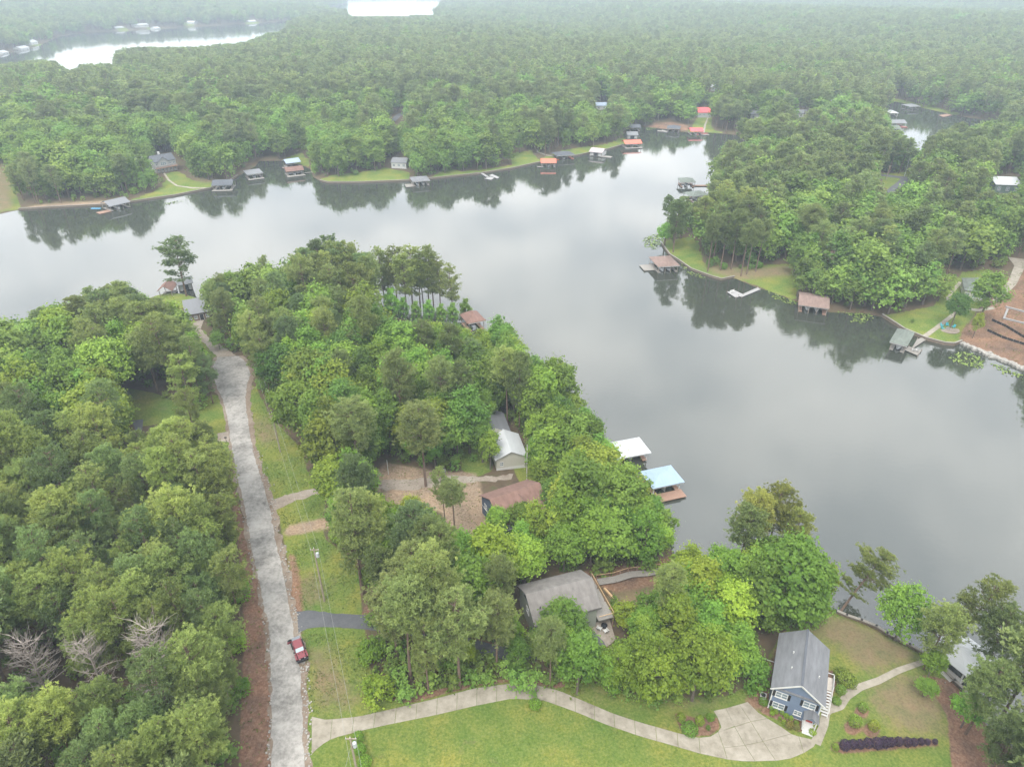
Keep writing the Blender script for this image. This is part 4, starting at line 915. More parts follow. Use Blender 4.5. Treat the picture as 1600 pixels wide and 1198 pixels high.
# undergrowth: saplings and bushes between the trunks
ux, uy = jittered(-260, 300, 45, 420, 2.5)
uk = (np.abs(ux) < uy * .86 + 20) & (rng.uniform(0, 1, len(ux)) < np.clip(1.25 - np.hypot(ux, uy) / 240, .22, 1)); ux, uy = ux[uk], uy[uk]
ud = shore_dist(ux, uy); uk = ud > .6; ux, uy, ud = ux[uk], uy[uk], ud[uk]; uz = height_from(ud, ux, uy)
uh = rng.uniform(1.6, 4.2, len(ux)) * np.where(ud < 6, .8, 1)
bad = np.zeros(len(ux), bool)
for zf, wf in ((0, 0), (0, .45), (0, -.45), (.6, .5), (.6, -.5), (1, 0)):
    qx, qy = project(ux + wf * uh, uy, uz + zf * uh); bad |= is_open(qx, qy)
ubx, uby = project(ux, uy, uz)
bad |= (ubx < 425) & (uby > 700) & (rng.uniform(0, 1, len(ux)) < .45)
uk = ~bad; ux, uy, uz, uh = ux[uk], uy[uk], uz[uk], uh[uk]
UND = [broadleaf(91, H=6, RX=2.6, lobes=14, N=750, size=.34, low=.02, limbs=0), broadleaf(92, H=6, RX=2.2, lobes=12, N=650, size=.34, low=.02, limbs=0)]
forest('undergrowth', 'saplings and bushes growing between the trunks of the woods', 'undergrowth', np.ones(len(ux), bool), 'understorey', UND, ux, uy, uz, uh, rng.uniform(.8, 1.3, len(ux)))

# ------------------------------------------------------------------ building parts
WHITE = paint('white_paint', (0.52, 0.52, 0.505), 0.5, 0.06)
DARK = paint('dark_opening', (0.03, 0.033, 0.038), 0.35, 0.1)
BLACK = paint('black_paint', (0.02, 0.02, 0.022), 0.5, 0.1)
m_glass = paint('window_glass', (0.16, 0.20, 0.23), 0.08, 0.25, 1.0, spec=0.8)
m_wood = paint('grey_dock_wood', (0.235, 0.22, 0.20), 0.85, 0.22, 5.0, stripes=('X', 7, .02))
m_woodb = paint('brown_dock_wood', (0.27, 0.17, 0.125), 0.85, 0.22, 5.0, stripes=('X', 7, .02))
m_pine_w = paint('new_pine_timber', (0.50, 0.34, 0.19), 0.8, 0.2, 4.0)
m_post = paint('weathered_post', (0.23, 0.20, 0.17), 0.9, 0.2, 4.0)
def roofmat(key, col, metal=False):
    if metal: return paint(key, col, 0.55, 0.07, 0.7, spec=.3, stripes=('X', 2.4, .03), stretch=(1.5, .25, 1))
    return paint(key, col, 0.9, 0.22, 1.3, stripes=('Y', 6, .02), stretch=(1, .25, 1))
R_GREY = roofmat('grey_shingle', (0.155, 0.16, 0.17)); R_DGREY = roofmat('dark_grey_shingle', (0.085, 0.092, 0.105)); R_TAUPE = roofmat('taupe_shingle', (0.17, 0.158, 0.148))
R_RED = roofmat('reddish_shingle', (0.175, 0.105, 0.085)); R_BROWN = roofmat('brown_shingle', (0.19, 0.135, 0.115)); R_GREEN = roofmat('grey_green_shingle', (0.135, 0.155, 0.135))
R_WHITE = roofmat('white_metal_roof', (0.43, 0.445, 0.455), True); R_BLUE = roofmat('blue_metal_roof', (0.25, 0.335, 0.42), True); R_ORANGE = roofmat('orange_red_metal_roof', (0.55, 0.14, 0.09), True)
R_PINK = roofmat('pinkish_grey_roof', (0.40, 0.34, 0.35), True); R_SILVER = roofmat('silver_metal_roof', (0.165, 0.17, 0.18), True); R_BLUEG = roofmat('blue_grey_metal_roof', (0.27, 0.33, 0.42), True); R_CRIM = roofmat('red_metal_roof', (0.55, 0.09, 0.10), True)
W_BLUE = paint('slate_blue_siding', (0.135, 0.175, 0.25), 0.7, 0.06, stripes=('Z', 6, .02)); W_NAVY = paint('navy_siding', (0.075, 0.105, 0.16), 0.7, 0.06, stripes=('Z', 6, .02))
W_SAGE = paint('sage_siding', (0.33, 0.35, 0.30), 0.7, 0.06, stripes=('Z', 6, .02)); W_CREAM = paint('cream_siding', (0.42, 0.41, 0.35), 0.7, 0.05, stripes=('Z', 6, .02))
W_BROWN = paint('brown_siding', (0.17, 0.125, 0.095), 0.8, 0.1, stripes=('Z', 6, .02)); W_GREEN = paint('dark_green_metal_siding', (0.10, 0.15, 0.13), 0.6, 0.08, stripes=('X', 4, .02)); W_GREY = paint('grey_siding', (0.33, 0.335, 0.34), 0.75, 0.06, stripes=('Z', 6, .02))
W_WHITE = paint('white_siding', (0.46, 0.46, 0.45), 0.6, 0.05, stripes=('Z', 6, .02))

def gable_roof(name, x0, x1, y0, y1, ze, rise, mat, parent, axis='X', over=0.35, th=0.16):
    """solid pitched roof, ridge along axis"""
    mb = MB(); x0, x1, y0, y1 = x0 - over, x1 + over, y0 - over, y1 + over
    if axis == 'X': s = (y1 - y0) / 2; drop = rise * over / (s - over)
    else: s = (x1 - x0) / 2; drop = rise * over / (s - over)
    zl, zr = ze - drop, ze + rise
    if axis == 'X':
        ym = (y0 + y1) / 2; pr = [(y0, zl), (ym, zr), (y1, zl), (y1, zl + th), (ym, zr + th), (y0, zl + th)]
        v = [(x0, a, b) for a, b in pr] + [(x1, a, b) for a, b in pr]
    else:
        xm = (x0 + x1) / 2; pr = [(x0, zl), (xm, zr), (x1, zl), (x1, zl + th), (xm, zr + th), (x0, zl + th)]
        v = [(a, y1, b) for a, b in pr] + [(a, y0, b) for a, b in pr]
    f = [(0, 6, 7, 1), (1, 7, 8, 2), (2, 8, 9, 3), (3, 9, 10, 4), (4, 10, 11, 5), (5, 11, 6, 0), (0, 1, 4, 5), (1, 2, 3, 4), (7, 6, 11, 10), (8, 7, 10, 9)]
    return mb.add(v, f).build(name, mat, parent)
def hip_roof(name, x0, x1, y0, y1, ze, rise, mat, parent, over=0.4, th=0.14):
    x0, x1, y0, y1 = x0 - over, x1 + over, y0 - over, y1 + over
    w, d = x1 - x0, y1 - y0; xm, ym = (x0 + x1) / 2, (y0 + y1) / 2
    if w >= d: a, c = (x0 + d / 2, ym), (x1 - d / 2 + .01, ym)
    else: a, c = (xm, y0 + w / 2), (xm, y1 - w / 2 + .01)
    mb = MB(); z = ze
    mb.add([(x0, y0, z), (x1, y0, z), (x1, y1, z), (x0, y1, z), (x0, y0, z + th), (x1, y0, z + th), (x1, y1, z + th), (x0, y1, z + th), (*a, z + rise), (*c, z + rise)],
           [(3, 2, 1, 0), (0, 1, 5, 4), (1, 2, 6, 5), (2, 3, 7, 6), (3, 0, 4, 7)] + ([(4, 5, 9, 8), (5, 6, 9), (6, 7, 8, 9), (7, 4, 8)] if w >= d else [(4, 5, 8), (5, 6, 9, 8), (6, 7, 9), (7, 4, 8, 9)]))
    return mb.build(name, mat, parent)
def flat_roof(name, x0, x1, y0, y1, ze, mat, parent, slope=0.25, over=.4, th=.16):
    x0, x1, y0, y1 = x0 - over, x1 + over, y0 - over, y1 + over
    v = [(x0, y0, ze), (x1, y0, ze), (x1, y1, ze + slope), (x0, y1, ze + slope)]
    return MB().add(v + [(a, b, c + th) for a, b, c in v], [(3, 2, 1, 0), (4, 5, 6, 7), (0, 1, 5, 4), (1, 2, 6, 5), (2, 3, 7, 6), (3, 0, 4, 7)]).build(name, mat, parent)
def walls(name, x0, x1, y0, y1, h, mat, parent, rise=0, axis='X', z0=-.6):
    mb = MB()
    if not rise: mb.box(x0, x1, y0, y1, z0, h)
    elif axis == 'X':
        ym = (y0 + y1) / 2; pr = [(y0, z0), (y1, z0), (y1, h), (ym, h + rise), (y0, h)]
        mb.add([(x0, a, b) for a, b in pr] + [(x1, a, b) for a, b in pr], [(4, 3, 2, 1, 0), (5, 6, 7, 8, 9)] + [(i, (i + 1) % 5, 5 + (i + 1) % 5, 5 + i) for i in range(5)])
    else:
        xm = (x0 + x1) / 2; pr = [(x0, z0), (x1, z0), (x1, h), (xm, h + rise), (x0, h)]
        mb.add([(a, y0, b) for a, b in pr] + [(a, y1, b) for a, b in pr], [(0, 1, 2, 3, 4), (9, 8, 7, 6, 5)] + [(i, 5 + i, 5 + (i + 1) % 5, (i + 1) % 5) for i in range(5)])
    return mb.build(name, mat, parent)
def window(parent, x, z, w, h, face='front', at=0.0, panes=2, shutter=None):
    """frame, panes and sill on a wall: face front (y=at, looking -y), left (x=at), right (x=at)"""
    def bx(mb, a0, a1, z0, z1, d0, d1):
        if face == 'front': mb.box(a0, a1, at - d1, at - d0, z0, z1)
        elif face == 'left': mb.box(at - d1, at - d0, a0, a1, z0, z1)
        elif face == 'right': mb.box(at + d0, at + d1, a0, a1, z0, z1)
        return mb
    t = .09; mb = MB()
    bx(mb, x - w/2, x + w/2, z - h/2, z - h/2 + t, 0, .07); bx(mb, x - w/2, x + w/2, z + h/2 - t, z + h/2, 0, .07)
    bx(mb, x - w/2, x - w/2 + t, z - h/2 + t, z + h/2 - t, 0, .07); bx(mb, x + w/2 - t, x + w/2, z - h/2 + t, z + h/2 - t, 0, .07)
    for k in range(1, panes): bx(mb, x - w/2 + w*k/panes - .05, x - w/2 + w*k/panes + .05, z - h/2 + t, z + h/2 - t, 0, .065)
    bx(mb, x - w/2 + t, x + w/2 - t, z - .03, z + .03, 0, .06)
    fr = mb.build('window', WHITE, parent)
    for k in range(panes):
        a0 = x - w/2 + t + (w - 2*t) * k / panes
        bx(MB(), a0, a0 + (w - 2*t) / panes, z - h/2 + t, z + h/2 - t, 0, .03).build('pane', m_glass, fr)
    bx(MB(), x - w/2 - .06, x + w/2 + .06, z - h/2 - .08, z - h/2, 0, .12).build('sill', WHITE, fr)
    if shutter:
        for s in (-1, 1):
            c = x + s * (w/2 + .22); bx(MB(), c - .18, c + .18, z - h/2, z + h/2, 0, .05).build('shutter', shutter, parent)
    return fr
def door(parent, x, z0, w, h, mat, face='front', at=0.0):
    mb = MB(); fr = MB()
    if face == 'front':
        mb.box(x - w/2, x + w/2, at - .06, at, z0, z0 + h); fr.box(x - w/2 - .1, x - w/2, at - .08, at, z0, z0 + h); fr.box(x + w/2, x + w/2 + .1, at - .08, at, z0, z0 + h); fr.box(x - w/2 - .1, x + w/2 + .1, at - .08, at, z0 + h, z0 + h + .1)
    d = mb.build('door', mat, parent); fr.build('frame', WHITE, d)
    MB().box(x + w/2 - .14, x + w/2 - .08, at - .12, at - .06, z0 + h*.45, z0 + h*.5).build('handle', BLACK, d)
    return d
def frame_from(a, b):
    """base point and heading of a front edge from a to b"""
    d = b - a
    return a, math.atan2(d.y, d.x), d.xy.length
def simple_house(name, pa, pb, depth, h, roof, rise, wall, rmat, label, axis='X', storeys=1, wins=3, chimney=False, deck=None, doorc=None, base=None, group=None):
    A, B = Gs([pa, pb]); o_, rz, w = frame_from(A, B)
    zc = min(A.z, B.z)
    t = thing(name, label, 'house', (A.x, A.y, zc), rz, group)
    wl = walls('wall', 0, w, 0, depth, h, wall, t, 0 if roof != 'gable' else rise, axis, -1.5)
    if roof == 'gable': r_ = gable_roof('roof', 0, w, 0, depth, h + .02, rise, rmat, t, axis)
    elif roof == 'hip': r_ = hip_roof('roof', 0, w, 0, depth, h + .01, rise, rmat, t)
    else: r_ = flat_roof('roof', 0, w, 0, depth, h + .01, rmat, t, rise)
    if chimney: MB().box(w*.5 - .5, w*.5 + .5, depth*.62, depth*.62 + .9, h, h + rise + 1.3).build('chimney', WHITE if chimney == 'white' else paint('brick_chimney', (.2, .1, .08)), r_)
    hs = h / storeys
    for s in range(storeys):
        for k in range(wins):
            xx = w * (k + .5) / wins
            if doorc and s == 0 and k == wins // 2: door(t, xx, .05, 1.1, 2.1, doorc); continue
            window(t, xx, s * hs + hs * .55, min(1.5, w / wins * .6), hs * .42)
        window(t, depth * .5, s * hs + hs * .55, 1.2, hs * .42, 'left', 0); window(t, depth * .5, s * hs + hs * .55, 1.2, hs * .42, 'right', w)
    if deck:
        mb = MB().box(0, w, -2.2, -.005, hs - .2, hs); dk = mb.build('deck', deck, t)
        for k in range(int(w / 1.8) + 1): MB().box(k*1.8 - .07, k*1.8 + .07, -2.2, -2.06, -1.5, hs - .2).build('post', m_woodb, t)
        rl = MB().box(0, w, -2.2, -2.12, hs + .85, hs + .95)
        for k in range(int(w / .4)): rl.box(k*.4, k*.4 + .05, -2.19, -2.13, hs, hs + .85)
        rl.build('railing', deck, dk)
    return t

m_hull = paint('boat_gelcoat', (0.62, 0.63, 0.64), 0.25, 0.05, spec=.5); m_hullb = paint('blue_boat_cover', (0.16, 0.30, 0.42), 0.7, 0.1); m_seat = paint('boat_seat', (0.5, 0.47, 0.42), 0.6)
def boat(loc, rz, L, label, hull=None, group=None, name='boat', cat='boat'):
    t = thing(name, label, cat, loc, rz, group)
    st = [(-.5, .36, 0), (-.2, .40, 0), (.15, .38, .02), (.36, .24, .08), (.5, .02, .16)]
    mb = MB(); v = []
    for u, w, up in st:
        v += [(u*L, -w*L*.45, .75 + up), (u*L, -w*L*.3, -.1), (u*L, w*L*.3, -.1), (u*L, w*L*.45, .75 + up)]
    f = [(i*4 + k, i*4 + k + 1, i*4 + k + 5, i*4 + k + 4) for i in range(4) for k in range(3)] + [(0, 3, 2, 1)]
    f += [(i*4 + 3, i*4, i*4 + 4, i*4 + 7) for i in (2, 3)]
    f = [tuple(reversed(q)) for q in f]
    mb.add(v, f).build('hull', hull or m_hull, t)
    MB().box(-.46*L, .14*L, -.14*L, .14*L, .32, .42).build('floor', m_seat, t)
    for s in (-1, 1): MB().box(-.42*L, .08*L, s*.145*L - .12, s*.145*L + .12, .43, .72).build('seat', m_seat, t)
    MB().add([(.1*L, -.15*L, .8), (.1*L, .15*L, .8), (.04*L, .13*L, 1.25), (.04*L, -.13*L, 1.25)], [(0, 1, 2, 3)]).build('windscreen', m_glass, t)
    MB().box(-.56*L, -.5*L, -.18, .18, -.1, .95).build('motor', BLACK, t)
    return t

def boathouse(pa, pb, depth, roof, rmat, label, deck=None, h=2.9, rise=1.5, axis='X', side=None, side_mat=None, front=0.0, boats=1, closed=None, rail=False, over=.45, pier=None, group=None, boat_label=None):
    """open boathouse on posts; front edge runs from pixel a to pixel b at deck height"""
    A, B = W(*pa, .45), W(*pb, .45); o_, rz, w = frame_from(A, B)
    deck = deck or m_wood
    t = thing('boathouse', label, 'boathouse', (A.x, A.y, 0), rz, group)
    # U-shaped deck: two fingers and a landward strip
    fw = max(1.1, w * .14)
    for x0, x1, y0, y1 in ((0, fw, 0, depth - 1.6), (w - fw, w, 0, depth - 1.6), (0, w, depth - 1.597, depth)):
        MB().box(x0, x1, y0, y1, .28, .45).build('deck', deck, t)
    if front: MB().box(-.3, w + .3, -front, -.004, .27, .44).build('front_deck', deck, t)
    n = max(2, int(depth / 3.5) + 1)
    for k in range(n):
        y = .2 + (depth - .4) * k / (n - 1)
        for x in (.15, w - .15): MB().box(x - .1, x + .1, y - .1, y + .1, -2.2, h + .02).build('post', WHITE if closed is None and rmat in (R_WHITE, R_BLUE) else m_post, t)
    for x in (w * .36, w * .64):
        if w > 8: MB().box(x - .1, x + .1, .1, .3, -2.2, h + .02).build('post', m_post, t)
    if closed:
        MB().box(.02, w - .02, depth * .05, depth, .45, h).build('wall', closed, t)
        MB().box(w*.3, w*.7, depth*.05 - .03, depth*.05 + .01, .5, h*.8).build('door', DARK, t)
    ze = h + .02
    if roof == 'gable': rf = gable_roof('roof', 0, w, 0, depth, ze, rise, rmat, t, axis, over)
    elif roof == 'hip': rf = hip_roof('roof', 0, w, 0, depth, ze, rise, rmat, t, over)
    else: rf = flat_roof('roof', 0, w, 0, depth, ze, rmat, t, rise * .3, over)
    MB().box(-over*.8, w + over*.8, -over*.8 - .03, -over*.8 + .03, h - .22, h - .02).build('fascia', WHITE, rf)
    if side:
        L, wd, off = side; x0 = -L if L > 0 else w; x1 = 0 if L > 0 else w - L
        MB().box(x0 + .003, x1 - .003, off, off + wd, .26, .43).build('side_deck', side_mat or deck, t)
        for xx in (x0 + .3, x1 - .3):
            MB().box(xx - .08, xx + .08, off + .1, off + .26, -2.2, .8).build('post', m_post, t)
    if pier:
        x, L = pier; MB().box(x - .7, x + .7, depth + .004, depth + L, .27, .44).build('pier', deck, t)
    if rail:
        rl = MB().box(0, w, .02, .08, 1.3, 1.38)
        for k in range(int(w / .5) + 1): rl.box(k*.5 - .02, k*.5 + .03, .03, .07, .45, 1.3)
        rl.build('railing', WHITE, t)
    M_ = Matrix.Rotation(rz, 4, 'Z')
    for k in range(boats):
        xx = w * (k + 1) / (boats + 1)
        p = Vector((A.x, A.y, 0)) + M_ @ Vector((xx, depth * .42, 0)); p.z = .25
        boat(p, rz - math.pi / 2, min(5.4, depth * .62), boat_label[k] if boat_label else 'pale motorboat moored inside the ' + label.split(' ', 1)[0] + ' ' + ' '.join(label.split()[1:8]), None, None)
    return t

# ------------------------------------------------------------------ boathouses and docks
boathouse((174,330),(204,323), 9, 'gable', R_SILVER, 'silver-roofed boathouse with a red swimming platform near the small blue float', m_wood, rise=1.6, side=(5.5, 4, 0), side_mat=m_woodb, boats=1)
boathouse((333,297),(363,296), 9, 'gable', R_DGREY, 'dark-roofed boathouse where the curving white hillside path ends', m_wood, rise=1.6, front=2.2, boats=1)
boathouse((388,280),(411,277), 8, 'flat', R_SILVER, 'flat-roofed grey boathouse at the mouth of the side cove', m_wood, front=2.5, boats=1)
boathouse((449,262),(470,259), 7, 'gable', R_BLUEG, 'blue-grey roofed boathouse deep in the side cove', m_wood, boats=0, side=(2.5, 3, 0))
boathouse((449,275),(475,272), 7, 'gable', R_RED, 'red-brown roofed boathouse with a white front float', m_wood, front=3.0, side=(-6, 1.3, 2), boats=1)
boathouse((646,291),(671,289), 9, 'hip', R_GREY, 'hip-roofed grey boathouse below the small white house', m_wood, side=(4, 6, -.5), boats=2, boat_label=['white runabout in the grey hip-roofed boathouse below the white house', 'second runabout in the grey hip-roofed boathouse below the white house'])
boathouse((846,261),(868,261), 7, 'gable', R_ORANGE, 'orange-roofed boathouse beside the dark hip-roofed one', m_wood, side=(2.5, 2, 0), boats=1)
boathouse((870,250),(897,248), 9, 'hip', R_DGREY, 'dark hip-roofed boathouse with an orange-red deck', paint('orange_red_deck', (.45, .16, .10), .8), boats=1)
boathouse((921,243),(940,245), 9, 'gable', R_PINK, 'closed white boat shed with a pinkish roof', m_wood, closed=W_WHITE, boats=0, side=(-6, 4, 0))
boathouse((977,231),(1002,230), 8, 'gable', R_ORANGE, 'orange-roofed boathouse at the cove bend with a white boat in front', m_wood, front=2.5, boats=1)
boathouse((980,217),(996,217), 8, 'gable', R_SILVER, 'small white-walled boathouse behind the cove bend', m_wood, closed=W_WHITE, boats=0, side=(6, 1.5, 3))
boathouse((984,205),(1000,205), 8, 'gable', R_DGREY, 'low dark-roofed boathouse in the inner corner of the cove', m_wood, boats=0)
boathouse((1042,206),(1061,207), 10, 'hip', R_DGREY, 'dark hip-roofed boathouse on the sandy cove beach', m_wood, side=(7, 4, 0), boats=1)
boathouse((1079,211),(1098,211), 9, 'gable', R_CRIM, 'red-roofed boathouse at the foot of the straight lawn path', m_wood, side=(-5, 3, 0), boats=1)
boathouse((1169,217),(1183,216), 7, 'hip', R_BROWN, 'little brown boathouse under the trees at the cove end', m_woodb, closed=W_BROWN, boats=0)
boathouse((1064,292),(1085,292), 8, 'hip', R_GREEN, 'green-grey boathouse with a plank pier off the opposite point', m_woodb, side=(-8, 2, 2), boats=1)
boathouse((1081,315),(1106,312), 8, 'hip', R_GREEN, 'green-roofed boathouse half hidden by the point pines', m_woodb, boats=1)
boathouse((1028,426),(1059,424), 10, 'hip', R_BROWN, 'brown hip-roofed boathouse off the grassy point', m_wood, rise=1.9, side=(4.5, 6, 3), boats=2, pier=(6, 3), boat_label=['pontoon-like pale boat in the brown hip-roofed boathouse', 'second pale boat in the brown hip-roofed boathouse'])
boathouse((1247,486),(1291,492), 11, 'gable', R_BROWN, 'double-bay boathouse with a pale brown roof under the wooded bank', m_woodb, rise=1.2, boats=2, pier=(5, 3), boat_label=['pale boat in the near bay of the double-bay boathouse', 'pale boat in the other bay of the double-bay boathouse'])
boathouse((1389,545),(1412,551), 10.5, 'hip', R_GREEN, 'grey-green hip-roofed boathouse at the end of the lawn path', m_wood, rise=1.5, boats=1)
boathouse((1390,182),(1402,182), 10, 'hip', R_WHITE, 'white-roofed boathouse in the hidden inlet', m_wood, boats=0)
boathouse((1391,198),(1415,198), 10, 'gable', R_SILVER, 'pale-roofed boathouse with a red deck in the hidden inlet', paint('brick_red_deck', (.33, .12, .10), .8), front=3, boats=1)
boathouse((1387,207),(1406,207), 10, 'gable', R_GREEN, 'grey-green boathouse nearest the trees of the hidden inlet', m_wood, boats=0)
boathouse((1420,172),(1436,171), 9, 'flat', R_SILVER, 'flat pale canopy dock on the far bank of the hidden inlet', m_wood, boats=1)
boathouse((964,727),(1011,718), 5.4, 'hip', R_WHITE, 'white metal hip-roofed boathouse behind the leafy bank', m_woodb, rise=1.4, front=0, boats=1, over=.6, h=2.7)
boathouse((1020,773),(1062,764), 5.2, 'hip', R_BLUE, 'blue metal hip-roofed boathouse with a brown front deck', m_woodb, rise=1.2, front=2.6, boats=1, over=.6, h=2.7)
boathouse((733,518),(757,513), 7, 'hip', R_RED, 'dark red hip-roofed boathouse beside the pine row', m_woodb, rise=2.2, boats=0, h=3.4)
boathouse((250,464),(270,463), 6, 'gable', R_RED, 'rust-roofed boathouse behind the lone pine', m_wood, boats=0, axis='Y')
boathouse((281,455),(302,451), 5, 'gable', R_SILVER, 'tin-roofed boathouse joined to the lone pine lawn', m_wood, boats=0, closed=W_GREY, pier=(2, 2))
bh = boathouse((1500,1068),(1540,1042), 7.0, 'hip', R_WHITE, 'white boat dock with a pale hip roof below the leaning pines', paint('white_dock_boards', (.40, .385, .36), .8, .1, stripes=('X', 7, .02)), h=3.0, rise=1.0, front=0, boats=1, side=(2.5, 5, 1.0))

def dock(label, pieces, mat, z=.42, group=None):
    """flat dock from pixel quads on the water"""
    P0 = W(*pieces[0][0], 0); t = thing('dock', label, 'dock', (P0.x, P0.y, 0), 0, group)
    for k, q in enumerate(pieces):
        P = [W(*p, z) for p in q]; poly = [((p.x - P0.x), (p.y - P0.y)) for p in P]
        ar = sum(poly[i][0]*poly[(i+1) % 4][1] - poly[(i+1) % 4][0]*poly[i][1] for i in range(4))
        if ar < 0: poly.reverse()
        MB().prism(poly, z - .16 - .004*k, z - .004*k).build('deck', mat, t)
        for p in poly: MB().box(p[0] - .08, p[0] + .08, p[1] - .08, p[1] + .08, -2.2, z + .5).build('post', m_post, t)
    return t
m_float = paint('pale_float_boards', (0.29, 0.285, 0.285), 0.8, 0.1)
dock('pale L-shaped dock with a bench off the clay-bottomed cove', [[(1136,456),(1147,453),(1162,460),(1150,465)],[(1154,462),(1159,464),(1188,452),(1184,449)]], m_float)
dock('white T-shaped float off the far lawn', [[(751,271),(754,270),(764,276),(761,277)],[(757,279),(766,276),(772,278),(768,281)],[(764,274),(769,272),(780,277),(777,279)]], m_float)
dock('grey plank dock with two white chairs beside the grey-green boathouse', [[(1433,530),(1441,527),(1446,531),(1423,546)],[(1413,546),(1420,541),(1440,547),(1434,555)]], m_wood)
dock('low red dock on the far bank of the hidden inlet', [[(1467,180),(1480,178),(1488,180),(1474,183)]], m_woodb)
dock('pale pier beside the sandy cove beach', [[(1033,205),(1035,203),(1044,205),(1042,207)]], m_float)
# blue float
P0 = W(150, 326); MB().prism([(P0.x - 2.2, P0.y - .6), (P0.x + 2.2, P0.y - .6), (P0.x + 2.5, P0.y), (P0.x + 2.2, P0.y + .6), (P0.x - 2.2, P0.y + .6), (P0.x - 2.5, P0.y)], -.1, .18).build('swim_float', paint('blue_float', (.12, .35, .55), .5)) and tag(COL.objects[-1], 'small blue swim float beside the silver-roofed boathouse', 'float')

# ------------------------------------------------------------------ seawalls
m_wall = paint('dark_timber_seawall', (0.15, 0.115, 0.085), 0.9, 0.25, 2.0); m_walll = paint('pale_seawall_cap', (0.26, 0.24, 0.21), 0.85, 0.15)
m_rock = paint('pale_riprap', (0.30, 0.285, 0.26), 0.9, 0.3, 1.2, bump=.1)
def seawall(label, pts, top=0.75, cap=True, th=.3):
    P = [W(*p, 0) for p in pts]; c = P[0]
    t = thing('seawall', label, 'seawall', (c.x, c.y, 0))
    mb, mc = MB(), MB()
    for a, b_ in zip(P[:-1], P[1:]):
        d = (b_ - a); e_ = d.normalized() * .05
        mb.bar(a - c - e_ + Vector((0, 0, (top - 1) / 2)), b_ - c + e_ + Vector((0, 0, (top - 1) / 2)), th, top + 1)
        mc.bar(a - c - e_ * 3 + Vector((0, 0, top + .07)), b_ - c + e_ * 3 + Vector((0, 0, top + .07)), th + .22, .12)
    mb.build('facing', m_wall, t)
    if cap: mc.build('cap', m_walll, t)
    return t
seawall('dark seawall along the far lawn below the two-storey brown house', [(30,328),(80,325),(160,321),(200,317),(240,311),(270,307),(300,301),(330,295),(352,287),(372,276)])
seawall('long pale-capped seawall of the far lawns', [(500,283),(512,286),(560,286),(635,283),(672,280),(700,277),(750,272),(800,264),(850,253),(900,244),(950,234),(974,227)])
seawall('dark seawall round the grassy opposite point', [(1034,382),(1046,399),(1060,408),(1080,422),(1110,433),(1127,438),(1147,434)])
seawall('seawall along the lawn of the grey-roofed lake house', [(1378,495),(1400,509),(1412,517),(1445,531),(1475,539),(1490,540),(1501,536)], 1.0)
seawall('pale seawall below the browned lawn of the blue-grey house', [(1308,958),(1322,964),(1345,972),(1368,981),(1385,992),(1420,1010),(1448,1026),(1470,1046),(1490,1066),(1505,1080),(1520,1102)], .6)
# riprap along the building site
rk = MB(); RP = resample(np.array([W(*p)[:2] for p in [(1503,537),(1512,541),(1560,561),(1600,577),(1650,594)]]), 90)
for x, y in RP:
    for _ in range(2):
        s = random.uniform(.3, .65); ox, oy = random.gauss(0, .45), random.gauss(0, .45); z = .25
        k = [(random.uniform(.7, 1.1)) for _ in range(8)]
        rk.add([(x + ox + s*a*k[i], y + oy + s*b_*k[i], z + s*.7*c*k[i]) for i, (a, b_, c) in enumerate([(a, b_, c) for a in (-1, 1) for b_ in (-1, 1) for c in (-1, 1)])],
               [(0, 1, 3, 2), (4, 6, 7, 5), (0, 4, 5, 1), (2, 3, 7, 6), (0, 2, 6, 4), (1, 5, 7, 3)])
o = rk.build('riprap', m_rock); o['kind'] = 'stuff'; tag(o, 'pale rocks dumped along the shore of the clay building site', 'rocks')

# ------------------------------------------------------------------ far and middle houses
fh = simple_house('lake_house', (245,271),(278,266), 10, 6.2, 'gable', 2.6, W_GREY, R_DGREY, 'two-storey brown-decked house at the head of the curving hillside path', storeys=2, wins=5, chimney='white', deck=m_woodb)
gable_roof('front_gable_roof', 1.5, 7.5, -1.2, 5.0, 6.3, 2.2, R_DGREY, fh, 'Y', .35); walls('front_gable', 1.5, 7.5, -1.0, 4.9, 6.25, W_GREY, fh, 2.15, 'Y', 3.2); window(fh, 4.5, 5.0, 3.0, 1.8, 'front', -1.0, 3)
simple_house('cottage', (612,263),(635,264), 9, 3.4, 'gable', 1.8, W_WHITE, R_SILVER, 'small white cottage behind the hip-roofed grey boathouse', wins=3)
simple_house('garage', (216,260),(227,259), 7, 3.0, 'gable', 1.4, W_WHITE, R_WHITE, 'white garage in the trees beside the two-storey brown-decked house', wins=1)
simple_house('lake_house', (1090,184),(1110,184), 10, 3.8, 'gable', 2.8, W_GREY, R_CRIM, 'red-roofed house above the straight lawn path', wins=3)
simple_house('cabin', (1289,423),(1308,421), 9, 3.6, 'gable', 2.2, W_BROWN, R_BROWN, 'small brown cabin buried in the opposite wood', wins=2)
simple_house('lake_house', (1503,468),(1546,474), 11, 3.6, 'hip', 2.6, W_CREAM, R_GREEN, 'grey-green hip-roofed house above the lawn with turquoise chairs', wins=4)
simple_house('metal_barn', (1552,301),(1592,303), 16, 4.2, 'gable', 2.0, W_GREEN, R_WHITE, 'long dark green barn with a white metal roof', wins=3)
simple_house('lake_house', (294,503),(330,498), 9.5, 2.7, 'flat', 1.2, W_BROWN, R_SILVER, 'low grey-roofed lake house behind the lone pine lawn', wins=4, doorc=BLACK)
simple_house('cottage', (62,664),(98,668), 9, 3.2, 'gable', 1.8, W_WHITE, R_GREY, 'grey-roofed cottage glimpsed through the lakeside grove', wins=3)
simple_house('cottage', (94,603),(118,602), 9, 3.2, 'gable', 1.8, W_GREY, R_DGREY, 'dark-roofed cottage glimpsed beside the lake in the grove', wins=2)
